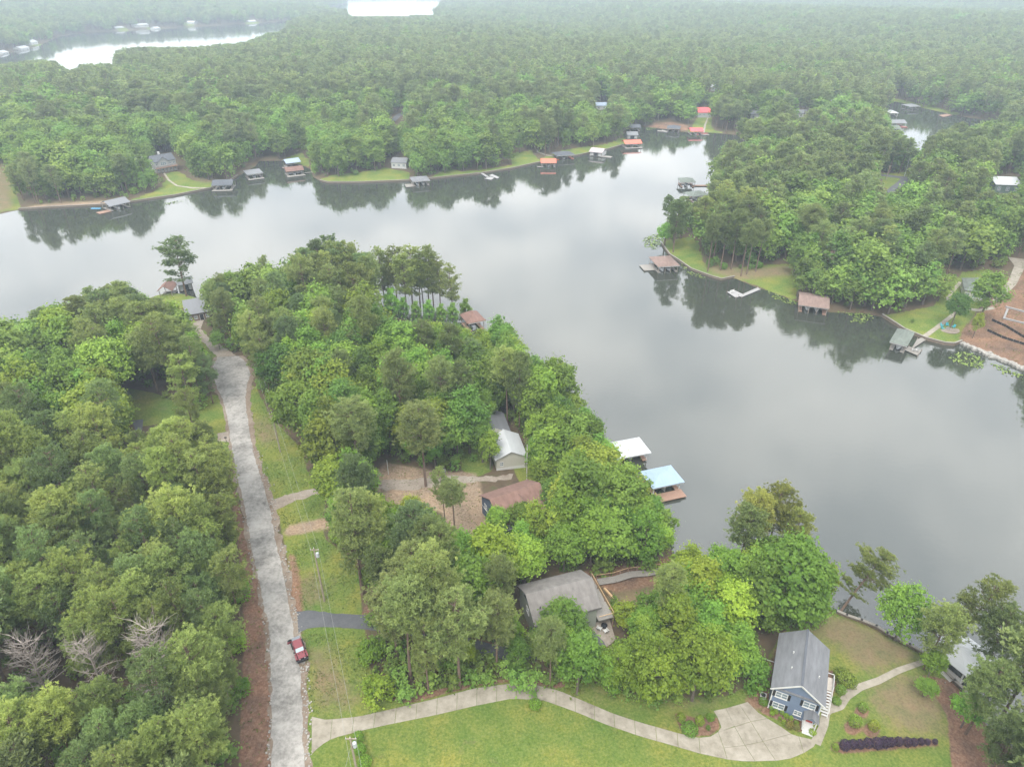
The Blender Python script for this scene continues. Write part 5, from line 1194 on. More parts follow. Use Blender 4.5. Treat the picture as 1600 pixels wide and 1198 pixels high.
simple_house('shed', (700,634),(722,634), 6, 2.8, 'gable', 1.2, W_GREY, R_WHITE, 'pale-roofed shed peeping out of the wood behind the metal-roofed house', wins=1)
for k, (a, b_, rm, lb) in enumerate([((1246,184),(1266,184), R_GREY, 'grey house in the far trees beyond the opposite wood'), ((1292,168),(1308,167), R_WHITE, 'white-roofed house in the far trees beside the hidden inlet'),
        ((931,172),(948,172), R_BLUEG, 'bluish-roofed house above the far orange-roofed boathouses'), ((1110,142),(1125,143), R_WHITE, 'white shed in the distant clearing behind the red-roofed house'),
        ((1172,186),(1190,186), R_SILVER, 'pale-roofed house behind the little brown boathouse'), ((1128,104),(1142,104), R_WHITE, 'white-roofed house far back in the dark pine forest')]):
    simple_house('distant_house', a, b_, 9, 3.2, 'gable', 1.8, W_WHITE, rm, lb, wins=2)
for k, (hx, hy, lb) in enumerate([(188,46,'bright-roofed house on the distant lake shore left of a lawn'.replace(' left of a lawn', ' beside a small lawn')), (222,43,'largest white house on the distant lake shore'), (247,47,'small white boathouse on the distant lake shore'), (298,38,'white house among trees at the distant lake bend'),
        (55,70,'white house on the distant grassy spit'), (40,79,'low white dock house on the distant grassy spit'), (395,36,'white house at the end of the distant lake reach'), (10,86,'grey-white dock house at the distant lake edge')]):
    hw_ = (7, 11, 4, 6, 5, 7, 6, 5)[k]; tl = (1, -.6, .5, .8, -.8, 0, .7, .4)[k]
    t = simple_house('distant_house', (hx - hw_, hy - tl), (hx + hw_, hy + tl), 12, 4.2, 'gable', 2.4, W_WHITE, R_WHITE, lb, wins=2)

# ------------------------------------------------------------------ slate-blue house
A, B = Gs([(1199, 1105), (1270, 1132)])
rz = math.atan2(B.y - A.y, B.x - A.x); hw = 6.9
bz = gz((A.x + B.x)/2, (A.y + B.y)/2)
t = thing('blue_house', 'slate-blue two-storey house with a grey gable roof beside the concrete pad', 'house', (A.x, A.y, bz), rz)
HL, HE, HR = 10.2, 5.35, 2.5
walls('wall', 0, hw, 0, HL, HE, W_BLUE, t, HR, 'Y', -1.5)
rf = gable_roof('roof', 0, hw, 0, HL, HE + .02, HR, R_GREY, t, 'Y', .42, .14)
MB().bar((hw/2, -.43, HE + HR + .2), (hw/2, HL + .43, HE + HR + .2), .34, .06).build('ridge_cap', R_DGREY, rf)
for x, y in ((1.9, 3.0), (1.9, 6.0), (5.9, 3.6)):
    zz = HE + HR * (1 - abs(x - hw/2) / (hw/2)); MB().tube([(x, y, zz), (x, y, zz + .55)], .09, 8).build('vent_pipe', WHITE, rf)
for s in (-1, 1):
    MB().bar((hw/2 + s*(hw/2 + .42), -.45, HE - .18 - .12), (hw/2, -.45, HE + HR + .06), .06, .24).build('rake_board', WHITE, rf)
MB().box(.0, hw, -.30, -.004, HE - .12, HE + .06).build('pent_trim', R_GREY, t)
for x in (.07, hw - .07): MB().box(x - .09, x + .09, -.03, .06, -.5, HE - .13).build('corner_board', WHITE, t)
MB().box(-.02, hw + .02, -.05, .0, -.25, .0).build('skirt_board', WHITE, t)
window(t, 1.35, 3.95, 1.75, 1.25, 'front', 0, 2, BLACK); window(t, 5.3, 3.95, 1.75, 1.25, 'front', 0, 2, BLACK)
window(t, 1.35, 1.45, 1.75, 1.25, 'front', 0, 2, BLACK); window(t, 4.15, 1.35, 1.1, 1.0, 'front', 0, 2)
for y in (2.2, 5, 8): window(t, y, 3.9, 1.0, 1.3, 'left', 0, 1); window(t, y, 3.9, 1.0, 1.3, 'right', hw, 1)
pb = MB().box(5.05, 6.85, -1.5, -.006, -.5, .32).build('porch', WHITE, t)
gable_roof('porch_roof', 5.1, 6.85, -1.45, -.05, 2.55, .75, R_GREY, t, 'Y', .22, .1)
for x in (5.15, 6.75): MB().box(x - .07, x + .07, -1.48, -1.34, .32, 2.5).build('porch_post', WHITE, t)
MB().add([(5.1, -1.46, 2.55), (6.85, -1.46, 2.55), (5.975, -1.46, 3.25)], [(0, 1, 2)]).build('porch_gable', W_BLUE, t)
door(t, 5.95, .33, 1.0, 2.0, paint('red_door', (.30, .035, .03), .4))
for k in range(3): MB().box(5.2, 6.7, -1.503 - .3*(k + 1), -1.503 - .3*k, -.5, .22 - .12*k).build('step', WHITE, t)
# side deck with white rails and a flight of steps
MB().box(hw + .004, hw + 1.7, 5.2, 7.6, 2.35, 2.5).build('side_deck', paint('deck_boards', (.45, .41, .36), .8), t)
for x, y in ((hw + 1.62, 5.3), (hw + 1.62, 7.5), (hw + .2, 7.5)): MB().box(x - .07, x + .07, y - .07, y + .07, -1.5, 3.5).build('deck_post', WHITE, t)
rl = MB().box(hw + 1.58, hw + 1.66, 5.2, 7.6, 3.4, 3.5).box(hw, hw + 1.66, 7.52, 7.6, 3.4, 3.5)
for k in range(16): rl.box(hw + 1.6, hw + 1.64, 5.25 + k*.15, 5.29 + k*.15, 2.5, 3.4)
rl.build('deck_railing', WHITE, t)
for k in range(9): MB().box(hw + .25, hw + 1.55, 5.2 - .34*(k + 1), 5.2 - .34*(k + 1) + .28, 2.3 - .26*k - .05, 2.3 - .26*k).build('stair_tread', WHITE, t)
for x in (hw + .2, hw + 1.6): MB().bar((x, 5.2, 2.2), (x, 2.1, -.15), .07, .28).build('stringer', WHITE, t)
MB().bar((hw + 1.62, 5.2, 3.4), (hw + 1.62, 2.1, 1.0), .07, .1).build('stair_rail', WHITE, t)
ac = thing('heat_pump', 'grey heat pump beside the slate-blue house', 'heat pump', (*(Vector((A.x, A.y)) + Vector((math.cos(rz), math.sin(rz))) * -.9 + Vector((-math.sin(rz), math.cos(rz))) * 1.4), bz), rz)
MB().box(-.45, .45, -.45, .45, .05, .85).build('casing', paint('grey_casing', (.4, .4, .39), .5), ac); MB().tube([(0, 0, .851), (0, 0, .89)], .36, 14).build('fan_grille', BLACK, ac); MB().box(-.55, .55, -.55, .55, -.1, .049).build('pad', m_conc, ac)

# ------------------------------------------------------------------ taupe house with deck and boardwalk stairs
C0 = W(836, 976, 8.0); C1 = W(948, 946, 8.0)
rz = math.atan2(C1.y - C0.y, C1.x - C0.x); bz = gz(C0.x, C0.y); hw = (C1 - C0).xy.length; dp = 8.6; HE = 8.0 - bz; HE = max(HE, 2.6)
t = thing('lake_house', 'taupe-roofed sage house with a side deck between the asphalt drive and the boardwalk', 'house', (C0.x, C0.y, bz), rz)
walls('wall', .3, hw - 1.6, .3, dp, HE, W_SAGE, t, 2.4, 'X', -2.0)
rf = gable_roof('roof', .3, hw - 1.4, .3, dp, HE + .02, 2.4, R_TAUPE, t, 'X', .45, .15)
MB().add([(hw*.25, -.2, HE + .25), (hw - 1.05, -.2, HE + .25), (hw - 1.05, 4.0, HE + 1.95), (hw*.25, 4.0, HE + 1.95), (hw*.25, -.2, HE - .05), (hw - 1.05, -.2, HE - .05)], [(0, 1, 2, 3), (4, 5, 1, 0), (0, 3, 4), (1, 5, 2)]).build('shed_dormer', R_TAUPE, rf)
MB().tube([(1.6, 2.0, HE + .9), (1.6, 2.0, HE + 1.6)], .09, 8).build('vent_pipe', BLACK, rf)
MB().add([(.29, 2.2, HE + .05), (.29, 6.7, HE + .05), (.29, 4.45, HE + 1.7)], [(0, 2, 1)]).build('gable_window', m_glass, t)
window(t, 4.4, HE - 1.4, 1.4, 1.2, 'left', .3)
for x in (2, 5, 8): window(t, x, HE - 1.4, 1.3, 1.2, 'front', .3)
MB().box(hw - 1.55, hw + 1.3, -.6, dp + .3, HE - 2.7, HE - 2.52).build('deck', m_wood, t)
for y in (-.5, 3, 6, dp + .2): MB().box(hw + 1.13, hw + 1.27, y - .07, y + .07, -2.5, HE - 1.5).build('deck_post', m_woodb, t)
rl = MB().box(hw + 1.2, hw + 1.28, -.6, dp + .3, HE - 1.6, HE - 1.5).box(hw - 1.5, hw + 1.28, -.6, -.52, HE - 1.6, HE - 1.5)
for k in range(24): rl.box(hw + 1.22, hw + 1.26, -.55 + k*.38, -.5 + k*.38, HE - 2.52, HE - 1.6)
rl.build('deck_railing', m_pine_w, t)
# boardwalk stairs to the lake
SA = Gs([(934,912),(960,908),(985,900),(1010,898),(1038,893)])
t = thing('boardwalk', 'grey plank boardwalk stairs with a handrail beside the taupe-roofed house', 'stairs', tuple(SA[0]))
pr = resample(np.array([p[:2] for p in SA]), 34)
for k in range(33):
    a, b_ = Vector(pr[k]), Vector(pr[k + 1]); d = (b_ - a).normalized(); nrm = Vector((-d.y, d.x)); c = (a + b_) / 2
    z = max(gz(a.x, a.y) + .55, 1.0) - SA[0].z
    poly = [a + d*.02 - nrm*.75, b_ - d*.02 - nrm*.75, b_ - d*.02 + nrm*.75, a + d*.02 + nrm*.75]
    MB().prism([(p.x - SA[0].x, p.y - SA[0].y) for p in poly], z - .1, z).build('tread', m_wood, t)
    if k % 4 == 0:
        q = a + nrm*.8; MB().box(q.x - SA[0].x - .06, q.x - SA[0].x + .06, q.y - SA[0].y - .06, q.y - SA[0].y + .06, z - 1.2, z + 1.0).build('rail_post', m_woodb, t)
        if k < 29:
            e_ = Vector(pr[k + 4]) + nrm*.8; z2 = max(gz(*pr[k + 4]) + .55, 1.0) - SA[0].z
            MB().bar((q.x - SA[0].x, q.y - SA[0].y, z + .95), (e_.x - SA[0].x, e_.y - SA[0].y, z2 + .95), .09, .07).build('handrail', m_pine_w, t)
P = Gs([(944,920),(968,946)])
tag(MB().bar(P[0] + Vector((0, 0, .2)), P[1] + Vector((0, 0, .2)), .35, .4).build('retaining_timber', m_pine_w), 'new orange timber edging below the boardwalk stairs', 'timber')

# ------------------------------------------------------------------ navy house with the reddish roof
C0 = W(751, 767, 9.5); C1 = W(812, 747, 9.5); Cf = W(776, 800, 8.5)
rz = math.atan2(C1.y - C0.y, C1.x - C0.x); bz = gz(C0.x, C0.y); hw = 10.5; dp = 9.5
M2 = Matrix.Rotation(rz, 2); org = Vector((C0.x, C0.y)) + M2 @ Vector((.4, -dp + .4))
t = thing('lake_house', 'navy house with a reddish shingle roof and a small dormer', 'house', (org.x, org.y, bz), rz)
HE = 4.6
walls('wall', 0, hw, 0, dp, HE, W_NAVY, t, 2.6, 'X', -2); rf = gable_roof('roof', 0, hw, 0, dp, HE + .02, 2.6, R_RED, t, 'X', .45, .15)
MB().box(4.6, 6.3, 1.7, 4.2, HE + .7, HE + 1.9).build('dormer', W_NAVY, rf); gable_roof('dormer_roof', 4.6, 6.3, 1.7, 4.2, HE + 1.9, .5, R_RED, rf, 'Y', .2, .1)
window(t, 5.45, HE + 1.35, 1.3, .8, 'front', 1.7); window(t, 4.7, 3.0, 1.2, 1.3, 'left', 0); window(t, 7.6, 3.0, 1.2, 1.3, 'left', 0)
MB().box(-.03, -.004, 0, dp, 2.1, 2.25).build('belt_board', WHITE, t)
for x in (1.6, 4, 7.5): window(t, x, 3.2, 1.3, 1.3)
flat_roof('porch_roof', 2.5, 7.5, -3.2, -.45, 2.6, R_RED, t, .5, .3)
for x in (2.6, 7.4): MB().box(x - .08, x + .08, -3.1, -2.94, -2, 2.6).build('porch_post', WHITE, t)
door(t, 5.2, .1, 1.0, 2.1, WHITE)

# ------------------------------------------------------------------ white metal-roofed house
A, B = Gs([(776, 735), (821, 730)])
rz = math.atan2(B.y - A.y, B.x - A.x); hw = (B - A).xy.length
t = thing('lake_house', 'cream house with white metal roofs in two steps', 'house', (A.x, A.y, A.z), rz)
walls('wall', 0, hw, 0, 8.5, 3.2, W_CREAM, t, 1.7, 'Y', -1.5); MB().box(-.02, hw + .02, -.03, -.004, -.6, .6).build('skirting', WHITE, t)
gable_roof('roof', 0, hw, 0, 8.4, 3.22, 1.7, R_WHITE, t, 'Y', .4, .14)
walls('wall', -2.2, hw - 1.8, 8.51, 17, 3.9, W_CREAM, t, 1.9, 'Y', -1.5); gable_roof('roof', -2.2, hw - 1.8, 9.0, 17, 3.92, 1.9, R_SILVER, t, 'Y', .4, .14)
window(t, 1.2, 1.7, .8, 1.1); window(t, 4, 1.7, 1.0, 1.1, 'left', 0)

# ------------------------------------------------------------------ shrubs
def shrub_mesh(seed, mat, N=1100, size=.085, sq=1.0):
    r = np.random.default_rng(seed)
    d = unit(r.normal(size=(N, 3)) + np.array([0, 0, .25])); lob = 1 + .13 * np.sin(d[:, 0]*7 + seed) * np.cos(d[:, 1]*6 + d[:, 2]*5)
    c = d * (r.uniform(.8, 1.03, N) * lob)[:, None] * np.array([1, 1, sq]) + np.array([0, 0, sq * .92])
    v, f = rhombs(c, unit(d + r.normal(size=(N, 3)) * .5), size * r.uniform(.7, 1.3, N), r)
    core = MB(); core.tube([(0, 0, -.2), (0, 0, sq * .8)], [.09, .05], 5)
    sm = bpy.data.meshes.new('stem'); sm.from_pydata(core.v, [], core.f); sm.materials.append(m_bark)
    return np_mesh('foliage', v, f, mat, r.uniform(0, 1, N)), sm
SHR = [shrub_mesh(1, m_shrub), shrub_mesh(2, m_shrub, sq=1.25), shrub_mesh(3, m_shrub, sq=.8)]
SHP = [shrub_mesh(5, m_purple, 1300, .09, 1.1), shrub_mesh(6, m_purple, 1300, .09, 1.0)]
def shrub(px, py, dia, label, lib=SHR, tint=(1, 1, 1), v=None, group=None, hs=1.0, ax=1.0):
    p = G(px, py); fm, sm = lib[random.randrange(len(lib)) if v is None else v]
    t = thing('shrub', label, 'shrub', p, random.uniform(0, 6), group); s = dia / 2
    t.scale = (s * ax, s, s * hs)
    for nm, me in (('foliage', fm), ('stem', sm)): obj(nm, me, t).color = (*tint, 1)
    return t
Z = lambda x, y: (1180 + x / 5, 1060 + y / 5)
ROW = [(690,545,1.75),(752,535,1.5),(808,535,1.5),(872,528,1.6),(940,535,1.75),(998,525,1.8),(1050,518,1.45),(1110,515,1.4),(1178,520,1.4),(1232,515,1.25),(1288,508,1.15),(1338,508,1.0),(1398,505,.85)]
ends = {0: 'purple shrub at the path end of the mulched row, beside the lime shrub', 5: 'tallest purple shrub in the middle of the mulched row', 12: 'smallest purple shrub at the water end of the mulched row'}
for k, (x, y, d) in enumerate(ROW):
    shrub(*Z(x, y), d * .86, ends.get(k, 'dark purple rounded shrub within the long mulched row'), SHP, hs=1.35, group=None if k in ends else 'purple shrub row')
shrub(*Z(620, 552), 1.05, 'low lime shrub at the head of the purple row', tint=(1.5, 1.5, .7))
shrub(*Z(832, 248), 1.5, 'clipped shrub on its mulch ring closest to the lake path', tint=(1.2, 1.2, .7), v=1); shrub(*Z(768, 365), 1.95, 'largest clipped shrub of the three mulch rings', tint=(1.25, 1.2, .65), v=1); shrub(*Z(915, 395), 1.65, 'yellowish clipped shrub on the mulch ring by the purple row', tint=(1.4, 1.2, .6), v=1)
shrub(*Z(60, 195), 1.5, 'round green shrub at the heat pump corner of the blue-grey house', tint=(.9, 1.1, .7))
for x, y, d in ((122,242,.75),(158,266,.8),(130,276,.8),(205,276,.75),(240,302,.85),(275,320,.75),(190,318,.55),(220,352,.8),(320,352,.8)):
    shrub(*Z(x, y), d, 'small lime shrub in the mulch bed under the blue front wall', tint=(1.4, 1.45, .6), group='front bed shrubs')
shrub(*Z(260, 382), 1.3, 'pinkish shrub between the front bed and the porch steps', tint=(1.6, .95, 1.1)); shrub(*Z(318, 395), 1.0, 'dull rosy shrub against the porch steps', tint=(1.4, .9, 1.0))
for x, y in ((512,250),(500,277),(492,303),(483,330),(475,355),(462,383)):
    shrub(*Z(x, y), .6, 'tiny golden shrub edging the path beside the porch', tint=(2.2, 1.7, .5), group='golden edging shrubs')
shrub(*Z(445, 428), 1.1, 'bright lime shrub beside the porch steps', tint=(1.5, 1.5, .6))
shrub(1318, 1066, 3.0, 'large oval yellow-green shrub behind the side deck', tint=(1.25, 1.15, .8), v=2, ax=1.3)
shrub(1312, 1082, 1.7, 'green shrub between the side stairs and the lake path', tint=(1.1, 1.2, .8)); shrub(1306, 1098, 1.5, 'low green shrub at the foot of the side stairs', tint=(1.1, 1.2, .8), v=2)
shrub(1063, 1126, 1.45, 'yellow-green upright shrub at the drive end of the island bed', tint=(1.4, 1.3, .6), v=1); shrub(1092, 1131, 1.5, 'yellow-green shrub in the middle of the island bed', tint=(1.4, 1.3, .6), v=1)
shrub(1109, 1124, 1.3, 'bright green shrub at the pad side of the island bed', tint=(1.1, 1.25, .6)); shrub(1106, 1139, .75, 'tiny dark shrub on the bare mulch of the island bed', tint=(.8, 1, .7)); shrub(1077, 1142, 2.6, 'low spreading green shrub filling the island bed', v=2, hs=.6, tint=(.9, 1.1, .7))
shrub(836, 1104, 2.0, 'lone wispy shrub on the lawn edge of the drive bend', tint=(1.1, 1.35, .7))
shrub(561, 1157, 1.7, 'wispy shrub closest to the drive by the leaning utility pole', tint=(1.1, 1.35, .7)); shrub(564, 1177, 1.7, 'middle wispy shrub beside the utility pole', tint=(1.1, 1.35, .7)); shrub(571, 1194, 2.0, 'largest wispy shrub beside the utility pole', tint=(1.1, 1.35, .7))
for x, y in ((1490,1091),(1491,1102),(1507,1103),(1508,1115)): shrub(x, y, 1.0, 'small green plant dotting the straw bank', tint=(1.2, 1.35, .7), group='plants on the straw bank')
for x, y, d in ((1172,470-60,4.5),(1130,420,3.2),(1108,417,3.0),(1185,418,3.2)): shrub(x, y, d, 'dense green bush under the pines of the opposite point', tint=(.8, 1.1, .8), group='bushes under the point pines')
shrub(556, 273, 3.4, 'round grey-green bush on the far lawn by the bright round tree', tint=(1, 1.05, 1.2)); shrub(1425, 512 - 8, 1.2, 'small bush on the lawn above the grey-green boathouse')

# ------------------------------------------------------------------ poles and wires
m_pole = paint('utility_pole_wood', (0.30, 0.25, 0.20), 0.9, 0.2, 3.0); m_can = paint('transformer_grey', (0.42, 0.45, 0.47), 0.45, 0.08); m_wire = paint('aluminium_wire', (0.28, 0.28, 0.27), 0.5)
def pole(base, top_y, label, can=True, r=.16, mat=None, name='utility_pole', arm=True, h=None, loc=None):
    p = loc or G(*base)
    if h is None:
        h = 3.0
        for hh in np.arange(3, 16, .1):
            if project(p.x, p.y, p.z + hh)[1] <= top_y: h = float(hh); break
    t = thing(name, label, 'pole', p)
    MB().tube([(0, 0, -.5), (0, 0, h * .5), (0, 0, h)], [r, r * .85, r * .7], 8).build('shaft', mat or m_pole, t)
    if arm:
        MB().box(-.75, .75, .14, .26, h - .6, h - .46).build('crossarm', m_pole, t)
        for x in (-.65, .65, 0):
            MB().tube([(x, .2 if x else 0, h - .46 if x else h), (x, .2 if x else 0, h - .22 if x else h + .25)], [.06, .04], 6).build('insulator', WHITE, t)
    if can:
        MB().tube([(.42, 0, h - 2.0), (.42, 0, h - 1.95), (.42, 0, h - 1.05), (.42, 0, h - 1.0)], [.20, .26, .26, .18], 10).build('transformer', m_can, t); MB().box(.1, .25, -.05, .05, h - 1.7, h - 1.3).build('bracket', m_can, t)
    return t, p, h
T1, P1, H1 = pole((438,706), 645, 'utility pole with a grey transformer on the narrow strip lawn')
T2, P2, H2 = pole((507,939), 857, 'utility pole with a transformer beside the mouth of the asphalt drive')
p3 = W(547, 1153, 4.5 + 10.5); p3 = Vector((p3.x, p3.y, gz(p3.x, p3.y)))
T3, P3, H3 = pole(None, None, 'utility pole with a guy wire at the mowed lawn by the concrete drive', True, h=10.5, loc=p3)
MB().tube([(0, .1, 9), (-2.6, -3.2, .1)], .02, 4).build('guy_wire', m_wire, T3)
dirn = (P1 - P2); P0 = P1 + dirn * .62; P0.z = gz(P0.x, P0.y)
def wire(a, b_, label):
    pts = []
    for k in range(15):
        u = k / 14; q = a.lerp(b_, u); q.z -= 1.1 * 4 * u * (1 - u) * (a - b_).length / 40
        pts.append(q)
    c = pts[0].copy(); o = MB().tube([q - c for q in pts], .015, 4).build('power_line', m_wire); o.location = c
    return tag(o, label, 'wire', 'power lines along the road')
for x in (-.65, .65):
    off = lambda P, h: P + Vector((x, .2, h - .22))
    wire(off(P3, H3), off(P2, H2), 'power line strung between the drive pole and the asphalt-drive pole')
    wire(off(P2, H2), off(P1, H1), 'power line strung between the asphalt-drive pole and the strip-lawn pole')
    wire(off(P1, H1), off(P0, 9), 'power line running from the strip-lawn pole into the point wood')
    wire(off(P3, H3), P3 + (P3 - P2) * .9 + Vector((x, .2, 10)), 'power line leaving the drive pole over the mowed lawn')
pole((823,752), 695, 'tall pale bare pole between the metal-roofed house and the reddish roof', False, .11, paint('pale_pole', (.5, .48, .45)), arm=False)
pole((607,741), 719, 'short white post on the brown dirt clearing', False, .08, WHITE, 'post', False)
pole((1384,282), 259, 'utility pole on the grass of the road bend beyond the opposite wood', False); pole((1413,276), 250, 'lamp-topped pole where the asphalt road forks beyond the opposite wood', False, .13, m_can)
pole((846,233), 210, 'light pole on the far lawn by the curved shore path', False, .12, m_pole, arm=False); pole((927,231), 210, 'bare pole behind the closed white boat shed', False, .12, m_pole, arm=False)

# ------------------------------------------------------------------ parked four-wheel-drive
a, b_ = Gs([(463, 1003), (475, 1037)]); hd = math.atan2(b_.y - a.y, b_.x - a.x); c = (a + b_) / 2
m_red = paint('dark_red_car_paint', (0.19, 0.03, 0.04), 0.35, 0.05, spec=.6); m_rub = paint('tyre_rubber', (.025, .025, .027), .8); m_rim = paint('alloy_rim', (.35, .35, .36), .35, metal=.6); m_soft = paint('grey_soft_top', (.20, .22, .24), .8)
car = thing('parked_car', 'dark red boxy four-wheel-drive parked on the road edge with tailgate open', 'car', (c.x, c.y, c.z + .05), hd)
bd = MB().box(-2.0, .75, -.78, .78, .62, 1.12).box(-2.0, 1.75, -.70, .70, .5, .62).build('body', m_red, car)
MB().add([(.76, -.62, .62), (2.0, -.55, .62), (2.0, .55, .62), (.76, .62, .62), (.76, -.64, 1.17), (1.98, -.54, 1.08), (1.98, .54, 1.08), (.76, .64, 1.17)], [(3,2,1,0),(4,5,6,7),(0,1,5,4),(1,2,6,5),(2,3,7,6),(3,0,4,7)]).build('hood', m_red, car)
for s in (-1, 1): MB().tube([(1.1, s*.3, 1.15), (1.1, s*.3, 1.175)], .09, 8).build('hood_vent', BLACK, car)
MB().add([(-1.35, -.68, 1.72), (.42, -.66, 1.72), (.42, .66, 1.72), (-1.35, .68, 1.72), (-1.35, -.64, 1.80), (.36, -.62, 1.80), (.36, .62, 1.80), (-1.35, .64, 1.80)], [(3,2,1,0),(4,5,6,7),(0,1,5,4),(1,2,6,5),(2,3,7,6),(3,0,4,7)]).build('roof', m_red, car)
MB().add([(-1.98, -.70, 1.13), (-1.36, -.70, 1.13), (-1.36, .70, 1.13), (-1.98, .70, 1.13), (-1.95, -.64, 1.78), (-1.36, -.64, 1.79), (-1.36, .64, 1.79), (-1.95, .64, 1.78)], [(3,2,1,0),(4,5,6,7),(0,1,5,4),(1,2,6,5),(2,3,7,6),(3,0,4,7)]).build('rear_top', m_soft, car)
MB().add([(.72, -.64, 1.15), (.72, .64, 1.15), (.40, .61, 1.73), (.40, -.61, 1.73)], [(0, 1, 2, 3)]).build('windscreen', paint('pale_glass', (.42, .52, .56), .1, .05, spec=.8), car)
for s in (-1, 1):
    MB().add([(-1.34, s*.71, 1.13), (.70, s*.66, 1.13), (.40, s*.64, 1.72), (-1.34, s*.67, 1.72)], [(0, 1, 2, 3)] if s < 0 else [(3, 2, 1, 0)]).build('side_window', m_glass, car)
    for xx in (-.3, .66): MB().box(xx - .03, xx + .03, s*.69 - .02, s*.69 + .02, 1.13, 1.7).build('pillar', BLACK, car)
    MB().box(.5, .68, s*.92 - .1, s*.92 + .1, 1.15, 1.32).build('mirror', BLACK, car)
    MB().tube([(2.0, s*.40, .9), (2.03, s*.40, .9)], .1, 10).build('headlight', WHITE, car)
    for xx in (-1.32, 1.32):
        MB().box(xx - .55, xx + .55, s*.86 - .12, s*.86 + .12, .80, .93).build('fender', m_red if xx > 0 else BLACK, car)
        w = MB().tube([(xx, s*.70, .40), (xx, s*.72, .40), (xx, s*.93, .40), (xx, s*.95, .40)], [.34, .40, .40, .34], 16).build('wheel', m_rub, car)
        MB().tube([(xx, s*.951, .40), (xx, s*.96, .40)], .2, 12).build('rim', m_rim, w)
MB().box(2.0, 2.28, -.88, .88, .48, .72).build('front_bumper', BLACK, car); MB().box(2.001, 2.03, -.26, .26, .72, 1.0).build('grille', BLACK, car); MB().box(-2.2, -2.0, -.8, .8, .45, .65).build('rear_bumper', BLACK, car)
tg = MB().box(-2.06, -2.01, -1.42, -.12, .65, 1.12).build('tailgate', m_red, car); MB().tube([(-2.07, -.95, .95), (-2.3, -.95, .95)], .39, 16).build('spare_wheel', m_rub, tg)

# ------------------------------------------------------------------ chairs, fire pits, yard things
def chair(x, y, rz, col, label, group=None, z=None):
    t = thing('garden_chair', label, 'chair', (x, y, gz(x, y) if z is None else z), rz, group)
    MB().add([(-.32, -.3, .38), (.32, -.3, .38), (.32, .3, .28), (-.32, .3, .28), (-.32, -.3, .42), (.32, -.3, .42), (.32, .3, .32), (-.32, .3, .32)], [(3,2,1,0),(4,5,6,7),(0,1,5,4),(1,2,6,5),(2,3,7,6),(3,0,4,7)]).build('seat', col, t)
    MB().add([(-.3, .3, .32), (.3, .3, .32), (.36, .62, 1.05), (-.36, .62, 1.05), (-.3, .34, .32), (.3, .34, .32), (.36, .66, 1.05), (-.36, .66, 1.05)], [(3,2,1,0),(4,5,6,7),(0,1,5,4),(1,2,6,5),(2,3,7,6),(3,0,4,7)]).build('backrest', col, t)
    for s in (-1, 1):
        MB().box(s*.38 - .07, s*.38 + .07, -.35, .4, .58, .62).build('armrest', col, t); MB().box(s*.38 - .04, s*.38 + .04, -.33, -.25, -.1, .58).build('leg', col, t); MB().box(s*.38 - .04, s*.38 + .04, .28, .36, -.1, .58).build('leg', col, t)
    return t
def fire_pit(p, r, label, stone):
    t = thing('fire_pit', label, 'fire pit', p); n = 14
    for k in range(n):
        a0, a1 = 6.283*k/n + .03, 6.283*(k + 1)/n - .03
        MB().prism([(r*math.cos(a0), r*math.sin(a0)), (r*math.cos(a1), r*math.sin(a1)), (r*.7*math.cos(a1), r*.7*math.sin(a1)), (r*.7*math.cos(a0), r*.7*math.sin(a0))], -.1, .35 + random.uniform(-.03, .03)).build('stone', stone, t)
    MB().tube([(0, 0, -.1), (0, 0, .08)], r*.66, 14).build('ash_bed', DARK, t)
TURQ = paint('turquoise_chair', (.06, .42, .50), .5)
f0 = G(1482, 514); fire_pit(f0, .8, 'stone fire pit ringed by turquoise chairs on the lawn', m_rock)
tag(MB().tube([(f0.x, f0.y, f0.z - .1), (f0.x, f0.y, f0.z + .03)], 3.2, 24).build('fire_pit_terrace', m_gravel), 'round pale gravel terrace under the turquoise chairs', 'terrace')
for k, an in enumerate((.4, 1.3, 2.2, 3.2)): chair(f0.x + 2.1*math.cos(an), f0.y + 2.1*math.sin(an), an - math.pi/2, TURQ, 'turquoise chair around the stone fire pit on the lawn', 'turquoise fire pit chairs', f0.z + .03)
PT = [p.xy for p in Gs([(918,975),(952,968),(962,1000),(948,1010)])]; c0 = G(940, 985)
tag(MB().prism([(p.x, p.y) for p in reversed(PT)], c0.z - .4, c0.z + .1).build('patio', m_gravel), 'pale gravel patio below the taupe-roofed house deck', 'patio')
p = G(944, 979); p.z = c0.z + .1; fire_pit(p, .55, 'black fire bowl on the pale gravel patio', BLACK)
for (px, py, an) in ((936,984,2.6),(946,988,-2.6)):
    p = G(px, py); chair(p.x, p.y, an, WHITE, 'white chair on the pale gravel patio', 'patio chairs', c0.z + .1)
for px, py in ((1427,548),(1433,549)):
    p = W(px, py, .43); chair(p.x, p.y, 2.9, WHITE, 'white chair on the plank dock beside the grey-green boathouse', 'dock chairs', .42)
p = W(1144, 457, .43); t = thing('bench', 'white bench on the pale L-shaped dock', 'bench', (p.x, p.y, .425), .5)
MB().box(-1.0, 1.0, -.2, .2, .38, .45).build('seat', WHITE, t); [MB().box(x - .05, x + .05, -.18, .18, 0, .38).build('leg', WHITE, t) for x in (-.9, .9)]; MB().box(-1.0, 1.0, .2, .25, .6, .95).build('backrest', WHITE, t); [MB().box(x - .04, x + .04, .16, .2, .38, .95).build('back_post', WHITE, t) for x in (-.8, .8)]
p = G(690, 738); t = thing('bench', 'pale wooden bench at the shaded edge of the dirt clearing', 'bench', p, -.3)
MB().box(-.9, .9, -.25, .25, .4, .47).build('seat', m_float, t); MB().box(-.9, .9, .25, .31, .5, 1.0).build('backrest', m_float, t)
